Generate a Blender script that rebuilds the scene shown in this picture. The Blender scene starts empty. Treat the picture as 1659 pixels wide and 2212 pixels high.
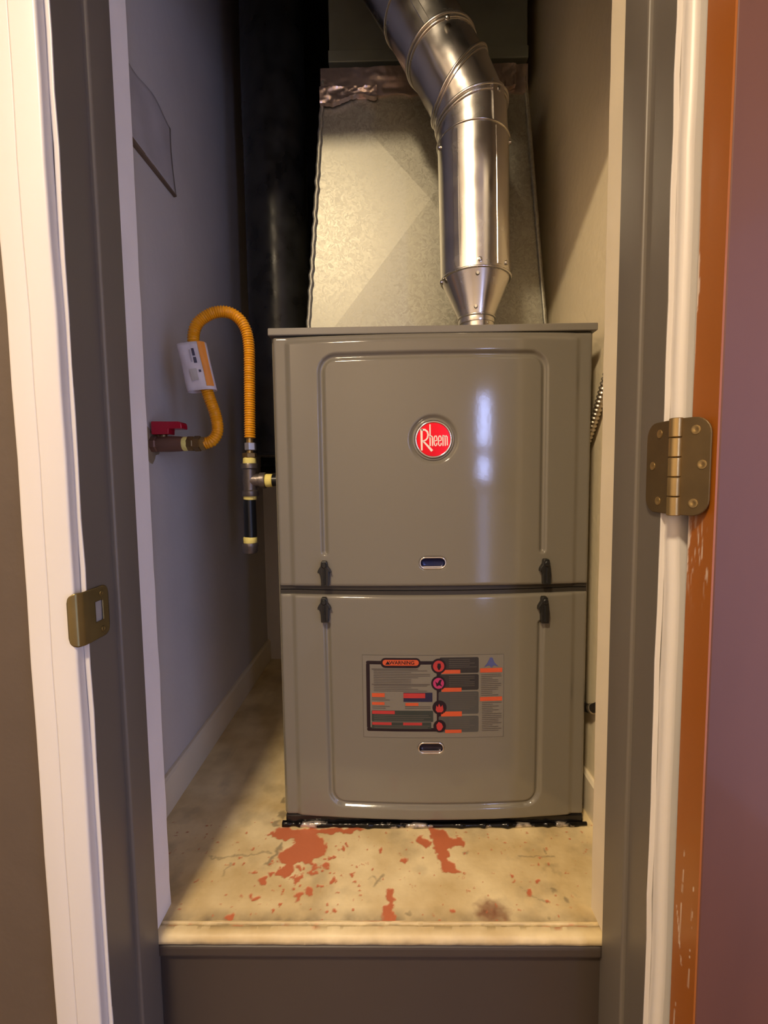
import bpy, math, random
import numpy as np
from mathutils import Vector, Matrix

random.seed(7)
R = math.radians
SC = bpy.context.scene
COL = SC.collection

# ------------------------------------------------------------------ camera
P = 0.60                       # height of the raised closet floor above the hall floor
cam_d = bpy.data.cameras.new('camera')
cam_d.sensor_fit = 'VERTICAL'
cam_d.sensor_height = 36.0
cam_d.lens = 36.0 * 1000.0 / 2212.0
cam_d.clip_start = 0.01
cam = bpy.data.objects.new('camera', cam_d)
COL.objects.link(cam)
cam.matrix_world = (Matrix.Translation((0, 0, P + 0.623)) @ Matrix.Rotation(R(0.888), 4, 'Z')
                    @ Matrix.Rotation(R(90 - 4.346), 4, 'X') @ Matrix.Rotation(R(-0.7), 4, 'Z'))
SC.camera = cam

# ------------------------------------------------------------------ world, exposure
w = bpy.data.worlds.new('world')
SC.world = w
w.use_nodes = True
w.node_tree.nodes['Background'].inputs[0].default_value = (0.44, 0.55, 1.0, 1)
w.node_tree.nodes['Background'].inputs[1].default_value = 3.0
vs = SC.view_settings
vs.view_transform = 'Standard'
vs.look = 'None'
vs.exposure = -0.46
vs.gamma = 1.0
vs.use_curve_mapping = False

LAMP_POWER = 74.0
LAMP_COLOR = (1.0, 0.79, 0.52)
WINDOW_STRENGTH = 40.0
WINDOW_COLOR = (0.42, 0.52, 1.0)


# ------------------------------------------------------------------ material helpers
def lin(c):
    return tuple(((v / 255) / 12.92 if v / 255 <= 0.04045 else ((v / 255 + 0.055) / 1.055) ** 2.4) for v in c)


def mat(name, rgb, rough=0.5, metal=0.0, var=0.08, scale=20.0, bump=0.0, bscale=None, spec=0.5, rvar=0.0,
        stretch=(1, 1, 1), coat=0.0, rgb2=None, thresh=None):
    m = bpy.data.materials.new(name)
    m.use_nodes = True
    nt = m.node_tree
    N, L = nt.nodes, nt.links
    b = N['Principled BSDF']
    tc = N.new('ShaderNodeTexCoord')
    mp = N.new('ShaderNodeMapping')
    mp.inputs['Scale'].default_value = stretch
    L.new(tc.outputs['Object'], mp.inputs[0])
    nz = N.new('ShaderNodeTexNoise')
    nz.inputs['Scale'].default_value = scale
    nz.inputs['Detail'].default_value = 5
    L.new(mp.outputs[0], nz.inputs['Vector'])
    cr = N.new('ShaderNodeValToRGB')
    c = lin(rgb)
    if rgb2 is None:
        a = tuple(max(0, v * (1 - var)) for v in c)
        d = tuple(min(1, v * (1 + var)) for v in c)
        cr.color_ramp.elements[0].position = 0.3
        cr.color_ramp.elements[1].position = 0.7
    else:
        a, d = c, lin(rgb2)
        cr.color_ramp.elements[0].position = thresh[0]
        cr.color_ramp.elements[1].position = thresh[1]
    cr.color_ramp.elements[0].color = (*a, 1)
    cr.color_ramp.elements[1].color = (*d, 1)
    L.new(nz.outputs['Fac'], cr.inputs[0])
    L.new(cr.outputs[0], b.inputs['Base Color'])
    b.inputs['Metallic'].default_value = metal
    b.inputs['Roughness'].default_value = rough
    b.inputs['Specular IOR Level'].default_value = spec
    b.inputs['Coat Weight'].default_value = coat
    b.inputs['Coat Roughness'].default_value = 0.08
    if rvar:
        mr = N.new('ShaderNodeMapRange')
        mr.inputs['To Min'].default_value = max(0.02, rough - rvar)
        mr.inputs['To Max'].default_value = min(1, rough + rvar)
        mr.inputs['From Min'].default_value = 0.3
        mr.inputs['From Max'].default_value = 0.7
        L.new(nz.outputs['Fac'], mr.inputs[0])
        L.new(mr.outputs[0], b.inputs['Roughness'])
    if bump:
        nb = N.new('ShaderNodeTexNoise')
        nb.inputs['Scale'].default_value = bscale or scale * 4
        nb.inputs['Detail'].default_value = 3
        L.new(mp.outputs[0], nb.inputs['Vector'])
        bp = N.new('ShaderNodeBump')
        bp.inputs['Strength'].default_value = bump
        bp.inputs['Distance'].default_value = 0.002
        L.new(nb.outputs['Fac'], bp.inputs['Height'])
        L.new(bp.outputs[0], b.inputs['Normal'])
    return m


M = {}
M['wall_closet'] = mat('closet_wall_paint', (206, 198, 190), 0.75, bump=0.35, bscale=55, var=0.04, scale=6)
M['wall_cream_lit'] = mat('closet_cream_wall_lit', (250, 234, 198), 0.6, bump=0.45, bscale=70, var=0.03, scale=6)  # closet wall paint brightened in place of lamplight on the right wall
M['hall_cream'] = mat('hall_cream_paint', (226, 214, 196), 0.7, bump=0.2, bscale=90, var=0.03)
M['wall_hall'] = mat('hall_wall_paint', (88, 74, 60), 0.6, bump=0.2, bscale=90, var=0.04)
M['white_trim'] = mat('white_trim_paint', (212, 206, 200), 0.38, var=0.03, scale=14, bump=0.12, bscale=30, stretch=(1, 1, 0.2))
M['strip_white'] = mat('bright_white_strip_paint', (238, 234, 234), 0.5, var=0.03, scale=14, bump=0.1, bscale=30)
M['taupe'] = mat('taupe_jamb_paint', (104, 97, 88), 0.42, var=0.05, scale=9, bump=0.12, bscale=40, stretch=(1, 1, 0.12))
M['riser'] = mat('taupe_riser_paint', (70, 61, 54), 0.38, var=0.05, scale=5, bump=0.08, bscale=25)
M['ceiling'] = mat('ceiling_paint', (215, 208, 195), 0.8)
M['hall_floor'] = mat('hall_floor_wood', (110, 78, 52), 0.4, var=0.2, scale=6, stretch=(1, 8, 1))
M['furnace'] = mat('furnace_enamel', (115, 110, 99), 0.1, var=0.012, scale=4, bump=0.02, bscale=160, spec=0.5)
M['furnace_cap'] = mat('furnace_cap_enamel', (121, 116, 106), 0.3, var=0.02)
M['galv'] = None
M['pipe'] = mat('shiny_pipe_metal', (216, 212, 206), 0.24, 1.0, var=0.06, scale=18, rvar=0.06, bump=0.05, bscale=22)
M['pipe_dull'] = mat('screw_metal', (190, 186, 178), 0.25, 1.0)
M['foil'] = mat('foil_tape_metal', (214, 196, 186), 0.32, 0.9, var=0.08, scale=30, bump=0.35, bscale=60)
M['black_duct'] = mat('black_duct_coat', (36, 36, 33), 0.34, 0.2, var=0.5, scale=22, bump=0.25, bscale=40, rvar=0.14)
M['trunk'] = mat('trunk_sheet', (150, 156, 142), 0.5, 0.2, var=0.15, scale=8)
M['canvas'] = mat('black_canvas', (18, 18, 18), 0.9)
M['yellow'] = mat('yellow_coating', (232, 158, 20), 0.35, var=0.08, scale=60, coat=0.2)
M['paper'] = mat('tag_paper', (222, 214, 214), 0.4, var=0.05, scale=60)
M['orange_print'] = mat('tag_orange', (236, 150, 52), 0.45)
M['print_dark'] = mat('tag_print', (70, 68, 86), 0.6)
M['brass'] = mat('aged_brass', (136, 112, 74), 0.42, 0.8, var=0.12, scale=40)
M['brass_plain'] = mat('plain_brass', (176, 148, 92), 0.38, 0.8, var=0.1, scale=40)  # paler brass tone for the ferrules and one nut
M['copper'] = mat('valve_body_bronze', (128, 94, 76), 0.5, 0.5, var=0.1, scale=40, bump=0.2)
M['red'] = mat('red_handle_plastic', (176, 12, 44), 0.3, var=0.08, coat=0.3)
M['steel'] = mat('bright_steel', (200, 200, 210), 0.35, 0.7)
M['iron'] = mat('grey_malleable_iron', (112, 104, 100), 0.38, 0.7, var=0.12, scale=50, bump=0.2)
M['black_pipe'] = mat('black_iron_pipe', (26, 28, 32), 0.3, 0.3, var=0.1)
M['tape'] = mat('yellow_thread_tape', (240, 224, 128), 0.7, var=0.06, scale=80, bump=0.3)
M['black_plastic'] = mat('black_latch_plastic', (26, 26, 25), 0.35, var=0.1)
M['gap'] = mat('seam_gap', (12, 12, 12), 0.8)
M['chrome'] = mat('chrome_rim', (225, 222, 216), 0.12, 1.0, var=0.02)
M['emblem_red'] = mat('red_foil', (236, 26, 40), 0.3, 0.75, var=0.06, scale=30)
M['letter'] = mat('silver_letter', (240, 226, 206), 0.4, 0.35, var=0.02)
M['pull_reflect'] = mat('pull_blue_reflect', (22, 30, 72), 0.12, 0.4, var=0.1)  # blue reflection put into the dark cup colour
M['dark_pull'] = mat('dark_grey_pull', (44, 38, 50), 0.12, 0.4, var=0.1)
M['p_film'] = mat('label_film', (116, 111, 101), 0.25, var=0.02)
M['p_line'] = mat('label_outline', (88, 83, 76), 0.35)
M['p_black'] = mat('print_black', (26, 14, 22), 0.35)
M['p_grey'] = mat('print_grey', (70, 70, 68), 0.35, var=0.06)
M['p_char'] = mat('print_charcoal', (44, 42, 40), 0.35, var=0.06)
M['p_navy'] = mat('print_navy', (34, 34, 60), 0.35)
M['p_teal'] = mat('print_dark_teal', (48, 54, 50), 0.35)
M['p_orange'] = mat('print_orange', (190, 80, 44), 0.4)
M['p_red'] = mat('print_red', (168, 50, 48), 0.4)
M['p_magenta'] = mat('print_magenta', (168, 48, 96), 0.4)
M['p_text'] = mat('print_text', (82, 76, 70), 0.4)
M['p_blue'] = mat('print_blue', (72, 78, 128), 0.4)
M['door_face'] = mat('door_stain', (108, 68, 52), 0.5, var=0.16, scale=3.5, stretch=(1, 1, 0.25), rvar=0.05, coat=0.1,
                     rgb2=(82, 50, 40), thresh=(0.35, 0.7))
M['hinge'] = mat('antique_brass_plate', (104, 86, 56), 0.45, 0.6, var=0.12, scale=40)
M['hinge_pin'] = mat('brass_knuckle', (172, 146, 96), 0.3, 0.8, var=0.08, scale=40)
M['strike'] = mat('strike_brass', (132, 116, 74), 0.3, 0.8, var=0.1, scale=30)
M['dark'] = mat('dark_hole', (14, 12, 10), 0.8)
M['sheet'] = mat('wall_sheet_paper', (188, 180, 176), 0.7, var=0.06, scale=25)
M['sheet_shadow'] = mat('sheet_edge_shadow', (120, 100, 80), 0.8)  # brown of the shadow line below the sheet
M['conduit'] = mat('flex_conduit_metal', (186, 176, 156), 0.32, 0.9)
M['hose_black'] = mat('dark_rubber_hose', (34, 29, 24), 0.6)
M['cream_paint'] = mat('cream_baseboard', (238, 224, 196), 0.5, var=0.05, scale=8, bump=0.15)
M['sealant'] = mat('base_sealant', (44, 42, 42), 0.22, 0.6, var=0.4, scale=30, bump=0.8, bscale=40)
M['bead'] = mat('sealant_and_foil', (26, 25, 25), 0.2, 0.6, scale=26, bump=0.7, bscale=60, rgb2=(205, 196, 186), thresh=(0.56, 0.64))
M['win_frame'] = mat('red_brown_frame', (128, 52, 40), 0.5)


def galv():
    m = mat('galvanised_spangle', (178, 176, 164), 0.42, 0.7, var=0.05, scale=5, rvar=0.05)
    nt = m.node_tree
    N, L = nt.nodes, nt.links
    b = N['Principled BSDF']
    tc = N.new('ShaderNodeTexCoord')
    nz = N.new('ShaderNodeTexNoise')
    nz.inputs['Scale'].default_value = 40
    L.new(tc.outputs['Object'], nz.inputs['Vector'])
    mx = N.new('ShaderNodeMixRGB')
    mx.inputs[0].default_value = 0.05
    L.new(tc.outputs['Object'], mx.inputs[1])
    L.new(nz.outputs['Color'], mx.inputs[2])
    v = N.new('ShaderNodeTexVoronoi')
    v.inputs['Scale'].default_value = 210
    L.new(mx.outputs[0], v.inputs['Vector'])
    cr = N.new('ShaderNodeValToRGB')
    cr.color_ramp.elements[0].color = (*lin((142, 140, 128)), 1)
    cr.color_ramp.elements[1].color = (*lin((172, 170, 156)), 1)
    L.new(v.outputs['Color'], cr.inputs[0])
    L.new(cr.outputs[0], b.inputs['Base Color'])
    mr = N.new('ShaderNodeMapRange')
    mr.inputs['To Min'].default_value = 0.40
    mr.inputs['To Max'].default_value = 0.54
    L.new(v.outputs['Color'], mr.inputs[0])
    L.new(mr.outputs[0], b.inputs['Roughness'])
    return m


M['galv'] = galv()


def emit_mat(name, col, strength):
    m = bpy.data.materials.new(name)
    m.use_nodes = True
    nt = m.node_tree
    b = nt.nodes['Principled BSDF']
    b.inputs['Base Color'].default_value = (0.8, 0.8, 0.8, 1)
    b.inputs['Emission Color'].default_value = (*col, 1)
    b.inputs['Emission Strength'].default_value = strength
    return m


# ------------------------------------------------------------------ mesh helpers
def tag(o, label=None, cat=None, group=None, kind=None):
    if label:
        o['label'] = label
    if cat:
        o['category'] = cat
    if group:
        o['group'] = group
    if kind:
        o['kind'] = kind
    return o


def empty(name, loc=(0, 0, 0)):
    o = bpy.data.objects.new(name, None)
    o.empty_display_size = 0.05
    o.location = loc
    COL.objects.link(o)
    return o


def mesh(name, verts, faces, m, parent=None, smooth=False, auto=None):
    me = bpy.data.meshes.new(name)
    verts = np.asarray(verts, dtype=float)
    if isinstance(faces, np.ndarray):
        faces = faces.tolist()
    me.from_pydata(verts.tolist(), [], faces)
    me.update()
    if smooth:
        me.polygons.foreach_set('use_smooth', [True] * len(me.polygons))
        if auto:
            me.set_sharp_from_angle(angle=R(auto))
    me.materials.append(m)
    o = bpy.data.objects.new(name, me)
    COL.objects.link(o)
    if parent is not None:
        put(o, parent)
    return o


def put(o, parent):
    """child of parent; vertices are given in world coordinates"""
    base = Vector((0, 0, 0))
    q = parent
    while q is not None:
        base += q.location
        q = q.parent
    o.parent = parent
    o.location = -base + o.location
    return o


def bevelled(o, wdt, seg=2):
    md = o.modifiers.new('bevel', 'BEVEL')
    md.width = wdt
    md.segments = seg
    md.limit_method = 'ANGLE'
    md.angle_limit = R(40)
    return o


def box(name, x0, x1, y0, y1, z0, z1, m, parent=None, bev=0.0, seg=2):
    v = [(x, y, z) for x in (x0, x1) for y in (y0, y1) for z in (z0, z1)]
    f = [(0, 1, 3, 2), (4, 6, 7, 5), (0, 4, 5, 1), (2, 3, 7, 6), (0, 2, 6, 4), (1, 5, 7, 3)]
    o = mesh(name, v, f, m, parent)
    if bev:
        bevelled(o, bev, seg)
    return o


def prism_z(name, prof, z0, z1, m, parent=None, cuts=1, wob=0.0, smooth=None):
    """closed xy profile (counter-clockwise) swept up from z0 to z1"""
    n = len(prof)
    v, f = [], []
    rng = np.random.default_rng(len(name) * 13 + int(abs(prof[0][0]) * 1000))
    for k in range(cuts + 1):
        z = z0 + (z1 - z0) * k / cuts
        dx, dy = (rng.normal(0, wob, 2) if wob else (0, 0))
        for x, y in prof:
            v.append((x + dx, y + dy, z))
    for k in range(cuts):
        for i in range(n):
            j = (i + 1) % n
            f.append((k * n + i, k * n + j, (k + 1) * n + j, (k + 1) * n + i))
    f.append(tuple(range(n))[::-1])
    f.append(tuple(cuts * n + i for i in range(n)))
    return mesh(name, v, f, m, parent, smooth=bool(smooth), auto=smooth)


def frame_of(a):
    a = Vector(a).normalized()
    h = Vector((0, 0, 1)) if abs(a.z) < 0.9 else Vector((0, 1, 0))
    e1 = a.cross(h).normalized()
    e2 = a.cross(e1).normalized()
    return a, e1, e2


def lathe(name, org, axis, prof, m, parent=None, n=32, smooth=40, facets=None):
    """profile of (radius, distance along axis) turned about the axis; closed at both ends"""
    a, e1, e2 = frame_of(axis)
    org = Vector(org)
    n = facets or n
    v, f = [], []
    for r, d in prof:
        for k in range(n):
            t = 2 * math.pi * (k + (0.5 if facets else 0)) / n
            v.append(org + a * d + (e1 * math.cos(t) + e2 * math.sin(t)) * r)
    for i in range(len(prof) - 1):
        for k in range(n):
            j = (k + 1) % n
            f.append((i * n + k, i * n + j, (i + 1) * n + j, (i + 1) * n + k))
    f.append(tuple(range(n))[::-1])
    f.append(tuple((len(prof) - 1) * n + k for k in range(n)))
    return mesh(name, [tuple(p) for p in v], f, m, parent, smooth=True, auto=smooth)


def catmull(pts, per=12):
    pts = [Vector(p) for p in pts]
    q = [2 * pts[0] - pts[1]] + pts + [2 * pts[-1] - pts[-2]]
    out = []
    for i in range(1, len(q) - 2):
        for k in range(per):
            t = k / per
            out.append(0.5 * ((2 * q[i]) + (q[i + 1] - q[i - 1]) * t + (2 * q[i - 1] - 5 * q[i] + 4 * q[i + 1] - q[i + 2]) * t * t
                              + (3 * q[i] - q[i - 1] - 3 * q[i + 1] + q[i + 2]) * t ** 3))
    out.append(pts[-1])
    return out


def resample(path, step):
    L = [0]
    for a, b in zip(path, path[1:]):
        L.append(L[-1] + (b - a).length)
    n = max(2, int(L[-1] / step))
    out, j = [], 0
    for k in range(n + 1):
        s = L[-1] * k / n
        while j < len(L) - 2 and L[j + 1] < s:
            j += 1
        t = (s - L[j]) / max(1e-9, L[j + 1] - L[j])
        out.append(path[j].lerp(path[j + 1], t))
    return out, L[-1]


def tube(name, path, rad, m, parent=None, n=18, cap=True, smooth=60):
    """rad: number or function of arc length"""
    v, f = [], []
    T = []
    for i in range(len(path)):
        a = path[max(0, i - 1)]
        b = path[min(len(path) - 1, i + 1)]
        T.append((b - a).normalized())
    _, e1, _ = frame_of(T[0])
    s = 0.0
    for i, p in enumerate(path):
        if i:
            s += (p - path[i - 1]).length
        e1 = (e1 - T[i] * e1.dot(T[i])).normalized()
        e2 = T[i].cross(e1)
        r = rad(s) if callable(rad) else rad
        for k in range(n):
            t = 2 * math.pi * k / n
            v.append(tuple(p + (e1 * math.cos(t) + e2 * math.sin(t)) * r))
    for i in range(len(path) - 1):
        for k in range(n):
            j = (k + 1) % n
            f.append((i * n + k, i * n + j, (i + 1) * n + j, (i + 1) * n + k))
    if cap:
        f.append(tuple(range(n))[::-1])
        f.append(tuple((len(path) - 1) * n + k for k in range(n)))
    return mesh(name, v, f, m, parent, smooth=True, auto=smooth)


def ring_tube(name, pts, r, m, parent=None, n=10):
    """closed loop tube through pts"""
    N = len(pts)
    v, f = [], []
    c = sum(pts, Vector()) / N
    for i in range(N):
        t = (pts[(i + 1) % N] - pts[i - 1]).normalized()
        o = (pts[i] - c)
        o = (o - t * o.dot(t)).normalized()
        u = t.cross(o)
        for k in range(n):
            a = 2 * math.pi * k / n
            v.append(tuple(pts[i] + (o * math.cos(a) + u * math.sin(a)) * r))
    for i in range(N):
        for k in range(n):
            j = (k + 1) % n
            i2 = (i + 1) % N
            f.append((i * n + k, i * n + j, i2 * n + j, i2 * n + k))
    return mesh(name, v, f, m, parent, smooth=True)


def extrude_y(name, outline, y0, y1, m, parent=None, bev=0.0, seg=2):
    """closed xz outline pulled from y0 (back) to y1 (front)"""
    n = len(outline)
    v = [(x, y0, z) for x, z in outline] + [(x, y1, z) for x, z in outline]
    f = [tuple(range(n)), tuple(range(2 * n - 1, n - 1, -1))]
    for i in range(n):
        j = (i + 1) % n
        f.append((i, n + i, n + j, j))
    o = mesh(name, v, f, m, parent)
    import bmesh
    bm = bmesh.new()
    bm.from_mesh(o.data)
    bmesh.ops.recalc_face_normals(bm, faces=bm.faces)
    bm.to_mesh(o.data)
    bm.free()
    if bev:
        bevelled(o, bev, seg)
    return o


def vnoise(x, y, seed=0):
    """smooth value noise on numpy arrays"""
    rng = np.random.default_rng(seed)
    g = rng.random((64, 64))
    xi, yi = np.floor(x).astype(int), np.floor(y).astype(int)
    fx, fy = x - xi, y - yi
    fx, fy = fx * fx * (3 - 2 * fx), fy * fy * (3 - 2 * fy)
    a = g[xi % 64, yi % 64]
    b = g[(xi + 1) % 64, yi % 64]
    c = g[xi % 64, (yi + 1) % 64]
    d = g[(xi + 1) % 64, (yi + 1) % 64]
    return (a * (1 - fx) + b * fx) * (1 - fy) + (c * (1 - fx) + d * fx) * fy


def fbm(x, y, seed=0, o=4):
    s, a, t = 0, 0.5, 0
    for k in range(o):
        s = s + a * vnoise(x * 2 ** k, y * 2 ** k, seed + k)
        t += a
        a *= 0.5
    return s / t


def Z(h):
    return P + h


# ================================================================== SETTING
HEAD = Z(1.55)          # underside of the door head
CEIL = 2.75
CLOSET_CEIL = 2.95
XL, XR = -0.43, 0.363    # closet side walls
YB = 1.55                # closet back wall
JL, JR = -0.332, 0.283   # jamb faces
YF = 0.49                # hall face of the front wall


def struct(o):
    return tag(o, kind='structure')


struct(box('wall_left', XL - 0.1, XL, 0.60, YB + 0.1, 0, CLOSET_CEIL, M['wall_closet']))
struct(box('wall_right', XR, XR + 0.1, 0.60, YB + 0.1, 0, CLOSET_CEIL, M['wall_cream_lit']))
struct(box('wall_back', XL, XR, YB, YB + 0.1, 0, CLOSET_CEIL, M['wall_closet']))
struct(box('ceiling', XL - 0.1, XR + 0.1, 0.60, YB + 0.1, CLOSET_CEIL, CLOSET_CEIL + 0.1, M['ceiling']))

# front wall round the opening
xo0, xo1 = JL - 0.02, JR + 0.02
v = []
pr = [(-1.1, 0), (xo0, 0), (xo0, HEAD + 0.02), (xo1, HEAD + 0.02), (xo1, 0), (1.25, 0), (1.25, CLOSET_CEIL), (-1.1, CLOSET_CEIL)]
n = len(pr)
v = [(x, YF, z) for x, z in pr] + [(x, 0.60, z) for x, z in pr]
f = [(0, 1, 2, 7), (2, 3, 6, 7), (3, 4, 5, 6)]
f2 = [tuple(n + i for i in q[::-1]) for q in f]
f3 = [(i, n + i, n + (i + 1) % n, (i + 1) % n) for i in range(n)]
struct(mesh('wall_front', v, f + f2 + f3, M['wall_hall']))

# hall behind the photographer
struct(box('floor_hall', -1.2, 1.35, -2.0, 0.59, -0.1, 0, M['hall_floor']))
struct(box('ceiling_hall', -1.2, 1.35, -2.0, 0.60, CEIL, CEIL + 0.1, M['ceiling']))
struct(box('wall_hall_left', -1.2, -1.1, -1.9, YF, 0, CEIL, M['hall_cream']))
# right hall wall with a wide opening added to let in blue fill light
pr = [(-1.9, 0), (-1.6, 0), (-1.6, 2.1), (-0.2, 2.1), (-0.2, 0), (YF, 0), (YF, CEIL), (-1.9, CEIL)]
v = [(1.25, y, z) for y, z in pr] + [(1.35, y, z) for y, z in pr]
f = [(0, 1, 2, 7), (2, 3, 6, 7), (3, 4, 5, 6)]
f2 = [tuple(8 + i for i in q[::-1]) for q in f]
f3 = [(i, 8 + i, 8 + (i + 1) % 8, (i + 1) % 8) for i in range(8)]
struct(mesh('wall_hall_right', v, f + f2 + f3, M['hall_cream']))
# hall end wall with a window opening
wx0, wx1, wz0, wz1 = 0.86, 1.01, Z(-0.35), Z(1.22)
pr = [(-1.2, 0), (1.35, 0), (1.35, CEIL), (-1.2, CEIL)]
hol = [(wx0, wz0), (wx1, wz0), (wx1, wz1), (wx0, wz1)]
v = [(x, -1.9, z) for x, z in pr + hol] + [(x, -2.0, z) for x, z in pr + hol]
f = [(0, 1, 5, 4), (1, 2, 6, 5), (2, 3, 7, 6), (3, 0, 4, 7)]
f2 = [tuple(8 + i for i in q[::-1]) for q in f]
f3 = [(4 + i, 4 + (i + 1) % 4, 12 + (i + 1) % 4, 12 + i) for i in range(4)]
struct(mesh('wall_hall_back', v, f + f2 + f3, M['hall_cream']))
win = struct(empty('window_1', (0.925, -1.95, wz0)))
glass = emit_mat('daylit_pane', WINDOW_COLOR, WINDOW_STRENGTH)
zt0, zt1 = Z(0.76), Z(0.85)
zl0, zl1 = Z(0.50), Z(0.60)
frost = emit_mat('curtained_pane', WINDOW_COLOR, WINDOW_STRENGTH * 0.11)
box('pane', wx0, wx1, -1.97, -1.96, wz0, zl0, frost, win)
box('pane', wx0, wx1, -1.97, -1.96, zl1, zt0, glass, win)
box('rail', wx0, wx1, -1.98, -1.93, zl0, zl1, M['win_frame'], win, 0.004)
box('pane', wx0, wx1, -1.97, -1.96, zt1, wz1, glass, win)
box('rail', wx0, wx1, -1.98, -1.93, zt0, zt1, M['win_frame'], win, 0.004)
for xa in (wx0 - 0.07, wx1):
    box('casing', xa, xa + 0.07, -1.9, -1.88, wz0 - 0.07, wz1 + 0.07, M['white_trim'], win, 0.004)
for za in (wz0 - 0.07, wz1):
    box('casing', wx0, wx1, -1.9, -1.88, za, za + 0.07, M['white_trim'], win, 0.004)


# ------------------------------------------------------------------ door frame
def round_prof(pts, r, k=3):
    """round the corners of a polygon"""
    out = []
    n = len(pts)
    for i in range(n):
        p, a, b = Vector(pts[i]), Vector(pts[i - 1]), Vector(pts[(i + 1) % n])
        ri = r[i] if isinstance(r, (list, tuple)) else r
        if ri <= 0:
            out.append(tuple(p))
            continue
        d1, d2 = (a - p).normalized() * ri, (b - p).normalized() * ri
        for j in range(k + 1):
            t = j / k
            q = (p + d1) * (1 - t) ** 2 + p * 2 * t * (1 - t) + (p + d2) * t ** 2
            out.append((q.x, q.y))
    return out


# side jambs with a door stop
t1 = struct(empty('trim_1', (JL, 0.545, 0)))
prism_z('jamb', [(JL - 0.02, YF), (JL, YF), (JL, 0.5849), (JL - 0.02, 0.5849)], 0, HEAD, M['taupe'], t1)
prism_z('door_stop', round_prof([(JL, 0.540), (JL + 0.006, 0.540), (JL + 0.006, 0.5849), (JL, 0.5849)], [0, 0.003, 0, 0]),
        0, HEAD - 0.003, M['taupe'], t1, smooth=35)
t2 = struct(empty('trim_2', (JR, 0.545, 0)))
prism_z('jamb', [(JR, YF), (JR + 0.02, YF), (JR + 0.02, 0.5829), (JR, 0.5829)], 0, HEAD, M['taupe'], t2)
prism_z('door_stop', round_prof([(JR - 0.005, 0.532), (JR, 0.532), (JR, 0.5829), (JR - 0.005, 0.5829)], [0.003, 0, 0, 0]),
        0, HEAD - 0.003, M['taupe'], t2, smooth=35)
struct(box('trim_3', JL - 0.02, JR + 0.02, YF, 0.60, HEAD, HEAD + 0.02, M['taupe']))
struct(box('shadow_board', 0.10, XR - 0.0005, 0.634, 0.652, Z(1.245), Z(1.57), M['white_trim'], bev=0.002))  # unseen board added to cast the diagonal shadow on the right wall
# white casing on the hall face
c1 = round_prof([(-0.392, YF), (-0.392, 0.480), (-0.366, 0.478), (-0.365, 0.4795), (-0.364, 0.477), (-0.337, 0.4765), (-0.337, YF)],
                [0, 0.004, 0.0006, 0.0004, 0.0006, 0.003, 0])[::-1]
struct(prism_z('trim_4', c1[::-1], 0, HEAD + 0.05, M['white_trim'], cuts=30, wob=0.0004, smooth=35))
c1e = round_prof([(-0.337, 0.4885), (-0.332, 0.4885), (-0.332, YF), (-0.337, YF)], [0, 0.001, 0, 0])
struct(prism_z('trim_5', c1e, 0, HEAD, M['white_trim'], cuts=40, wob=0.0004))
c2 = round_prof([(0.288, YF), (0.288, 0.4805), (0.2935, 0.4755), (0.3, 0.4765), (0.343, 0.4785), (0.343, YF)],
                [0, 0.003, 0.004, 0.003, 0.003, 0])
struct(prism_z('trim_6', c2, 0, HEAD + 0.05, M['white_trim'], cuts=40, wob=0.0004, smooth=35))
c2e = round_prof([(0.283, 0.4885), (0.288, 0.4885), (0.288, YF), (0.283, YF)], [0.001, 0, 0, 0])
struct(prism_z('trim_7', c2e, 0, HEAD, M['white_trim'], cuts=40, wob=0.0004))
# pale inner strips that end on the sill
struct(prism_z('trim_8', round_prof([(JL - 0.02, 0.585), (JL + 0.0015, 0.585), (JL + 0.0015, 0.632), (JL - 0.02, 0.632)], 0.0012),
               Z(0.0), HEAD, M['strip_white'], cuts=40, wob=0.0003))
struct(prism_z('trim_9', round_prof([(JR - 0.0015, 0.583), (JR + 0.02, 0.583), (JR + 0.02, 0.627), (JR - 0.0015, 0.627)], 0.0012),
               Z(0.0), HEAD, M['cream_paint'], cuts=40, wob=0.0003))

# ------------------------------------------------------------------ raised closet floor with chipped cream paint
CHIPS = [
    [(-0.223, 0.765), (-0.1951, 0.7786), (-0.1404, 0.765), (-0.1175, 0.7486), (-0.1185, 0.7208), (-0.1395, 0.7021), (-0.157, 0.7061), (-0.1647, 0.6865), (-0.1762, 0.6757), (-0.1884, 0.6783), (-0.1813, 0.6975), (-0.195, 0.7148), (-0.1938, 0.7298), (-0.1754, 0.736), (-0.1737, 0.7518), (-0.2157, 0.7571)],
    [(-0.2272, 0.7617), (-0.2059, 0.78), (-0.1211, 0.7774), (-0.0485, 0.7815), (-0.0584, 0.7713), (-0.1095, 0.766), (-0.1396, 0.7603), (-0.1697, 0.757)],
    [(0.0363, 0.755), (0.0469, 0.7636), (0.0632, 0.7454), (0.055, 0.736)],
    [(0.0579, 0.775), (0.0864, 0.7763), (0.0947, 0.7583), (0.1104, 0.7616), (0.1185, 0.7486), (0.1141, 0.736), (0.0973, 0.7391), (0.0842, 0.7329), (0.0893, 0.715), (0.0973, 0.7034), (0.0999, 0.6895), (0.1056, 0.6814), (0.0765, 0.6867), (0.0743, 0.7091), (0.0649, 0.7208), (0.0698, 0.736), (0.0663, 0.7518)],
    [(-0.0134, 0.6564), (-0.0059, 0.6554), (-0.0002, 0.6431), (-0.0046, 0.6313), (-0.0005, 0.6176), (-0.0018, 0.606), (-0.0171, 0.606), (-0.0183, 0.6289), (-0.0111, 0.6336)],
]
STAIN = [(0.1163, 0.627), (0.1361, 0.641), (0.1555, 0.6316), (0.1603, 0.6136), (0.1532, 0.6049), (0.1245, 0.6048), (0.1134, 0.6113)]
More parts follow.
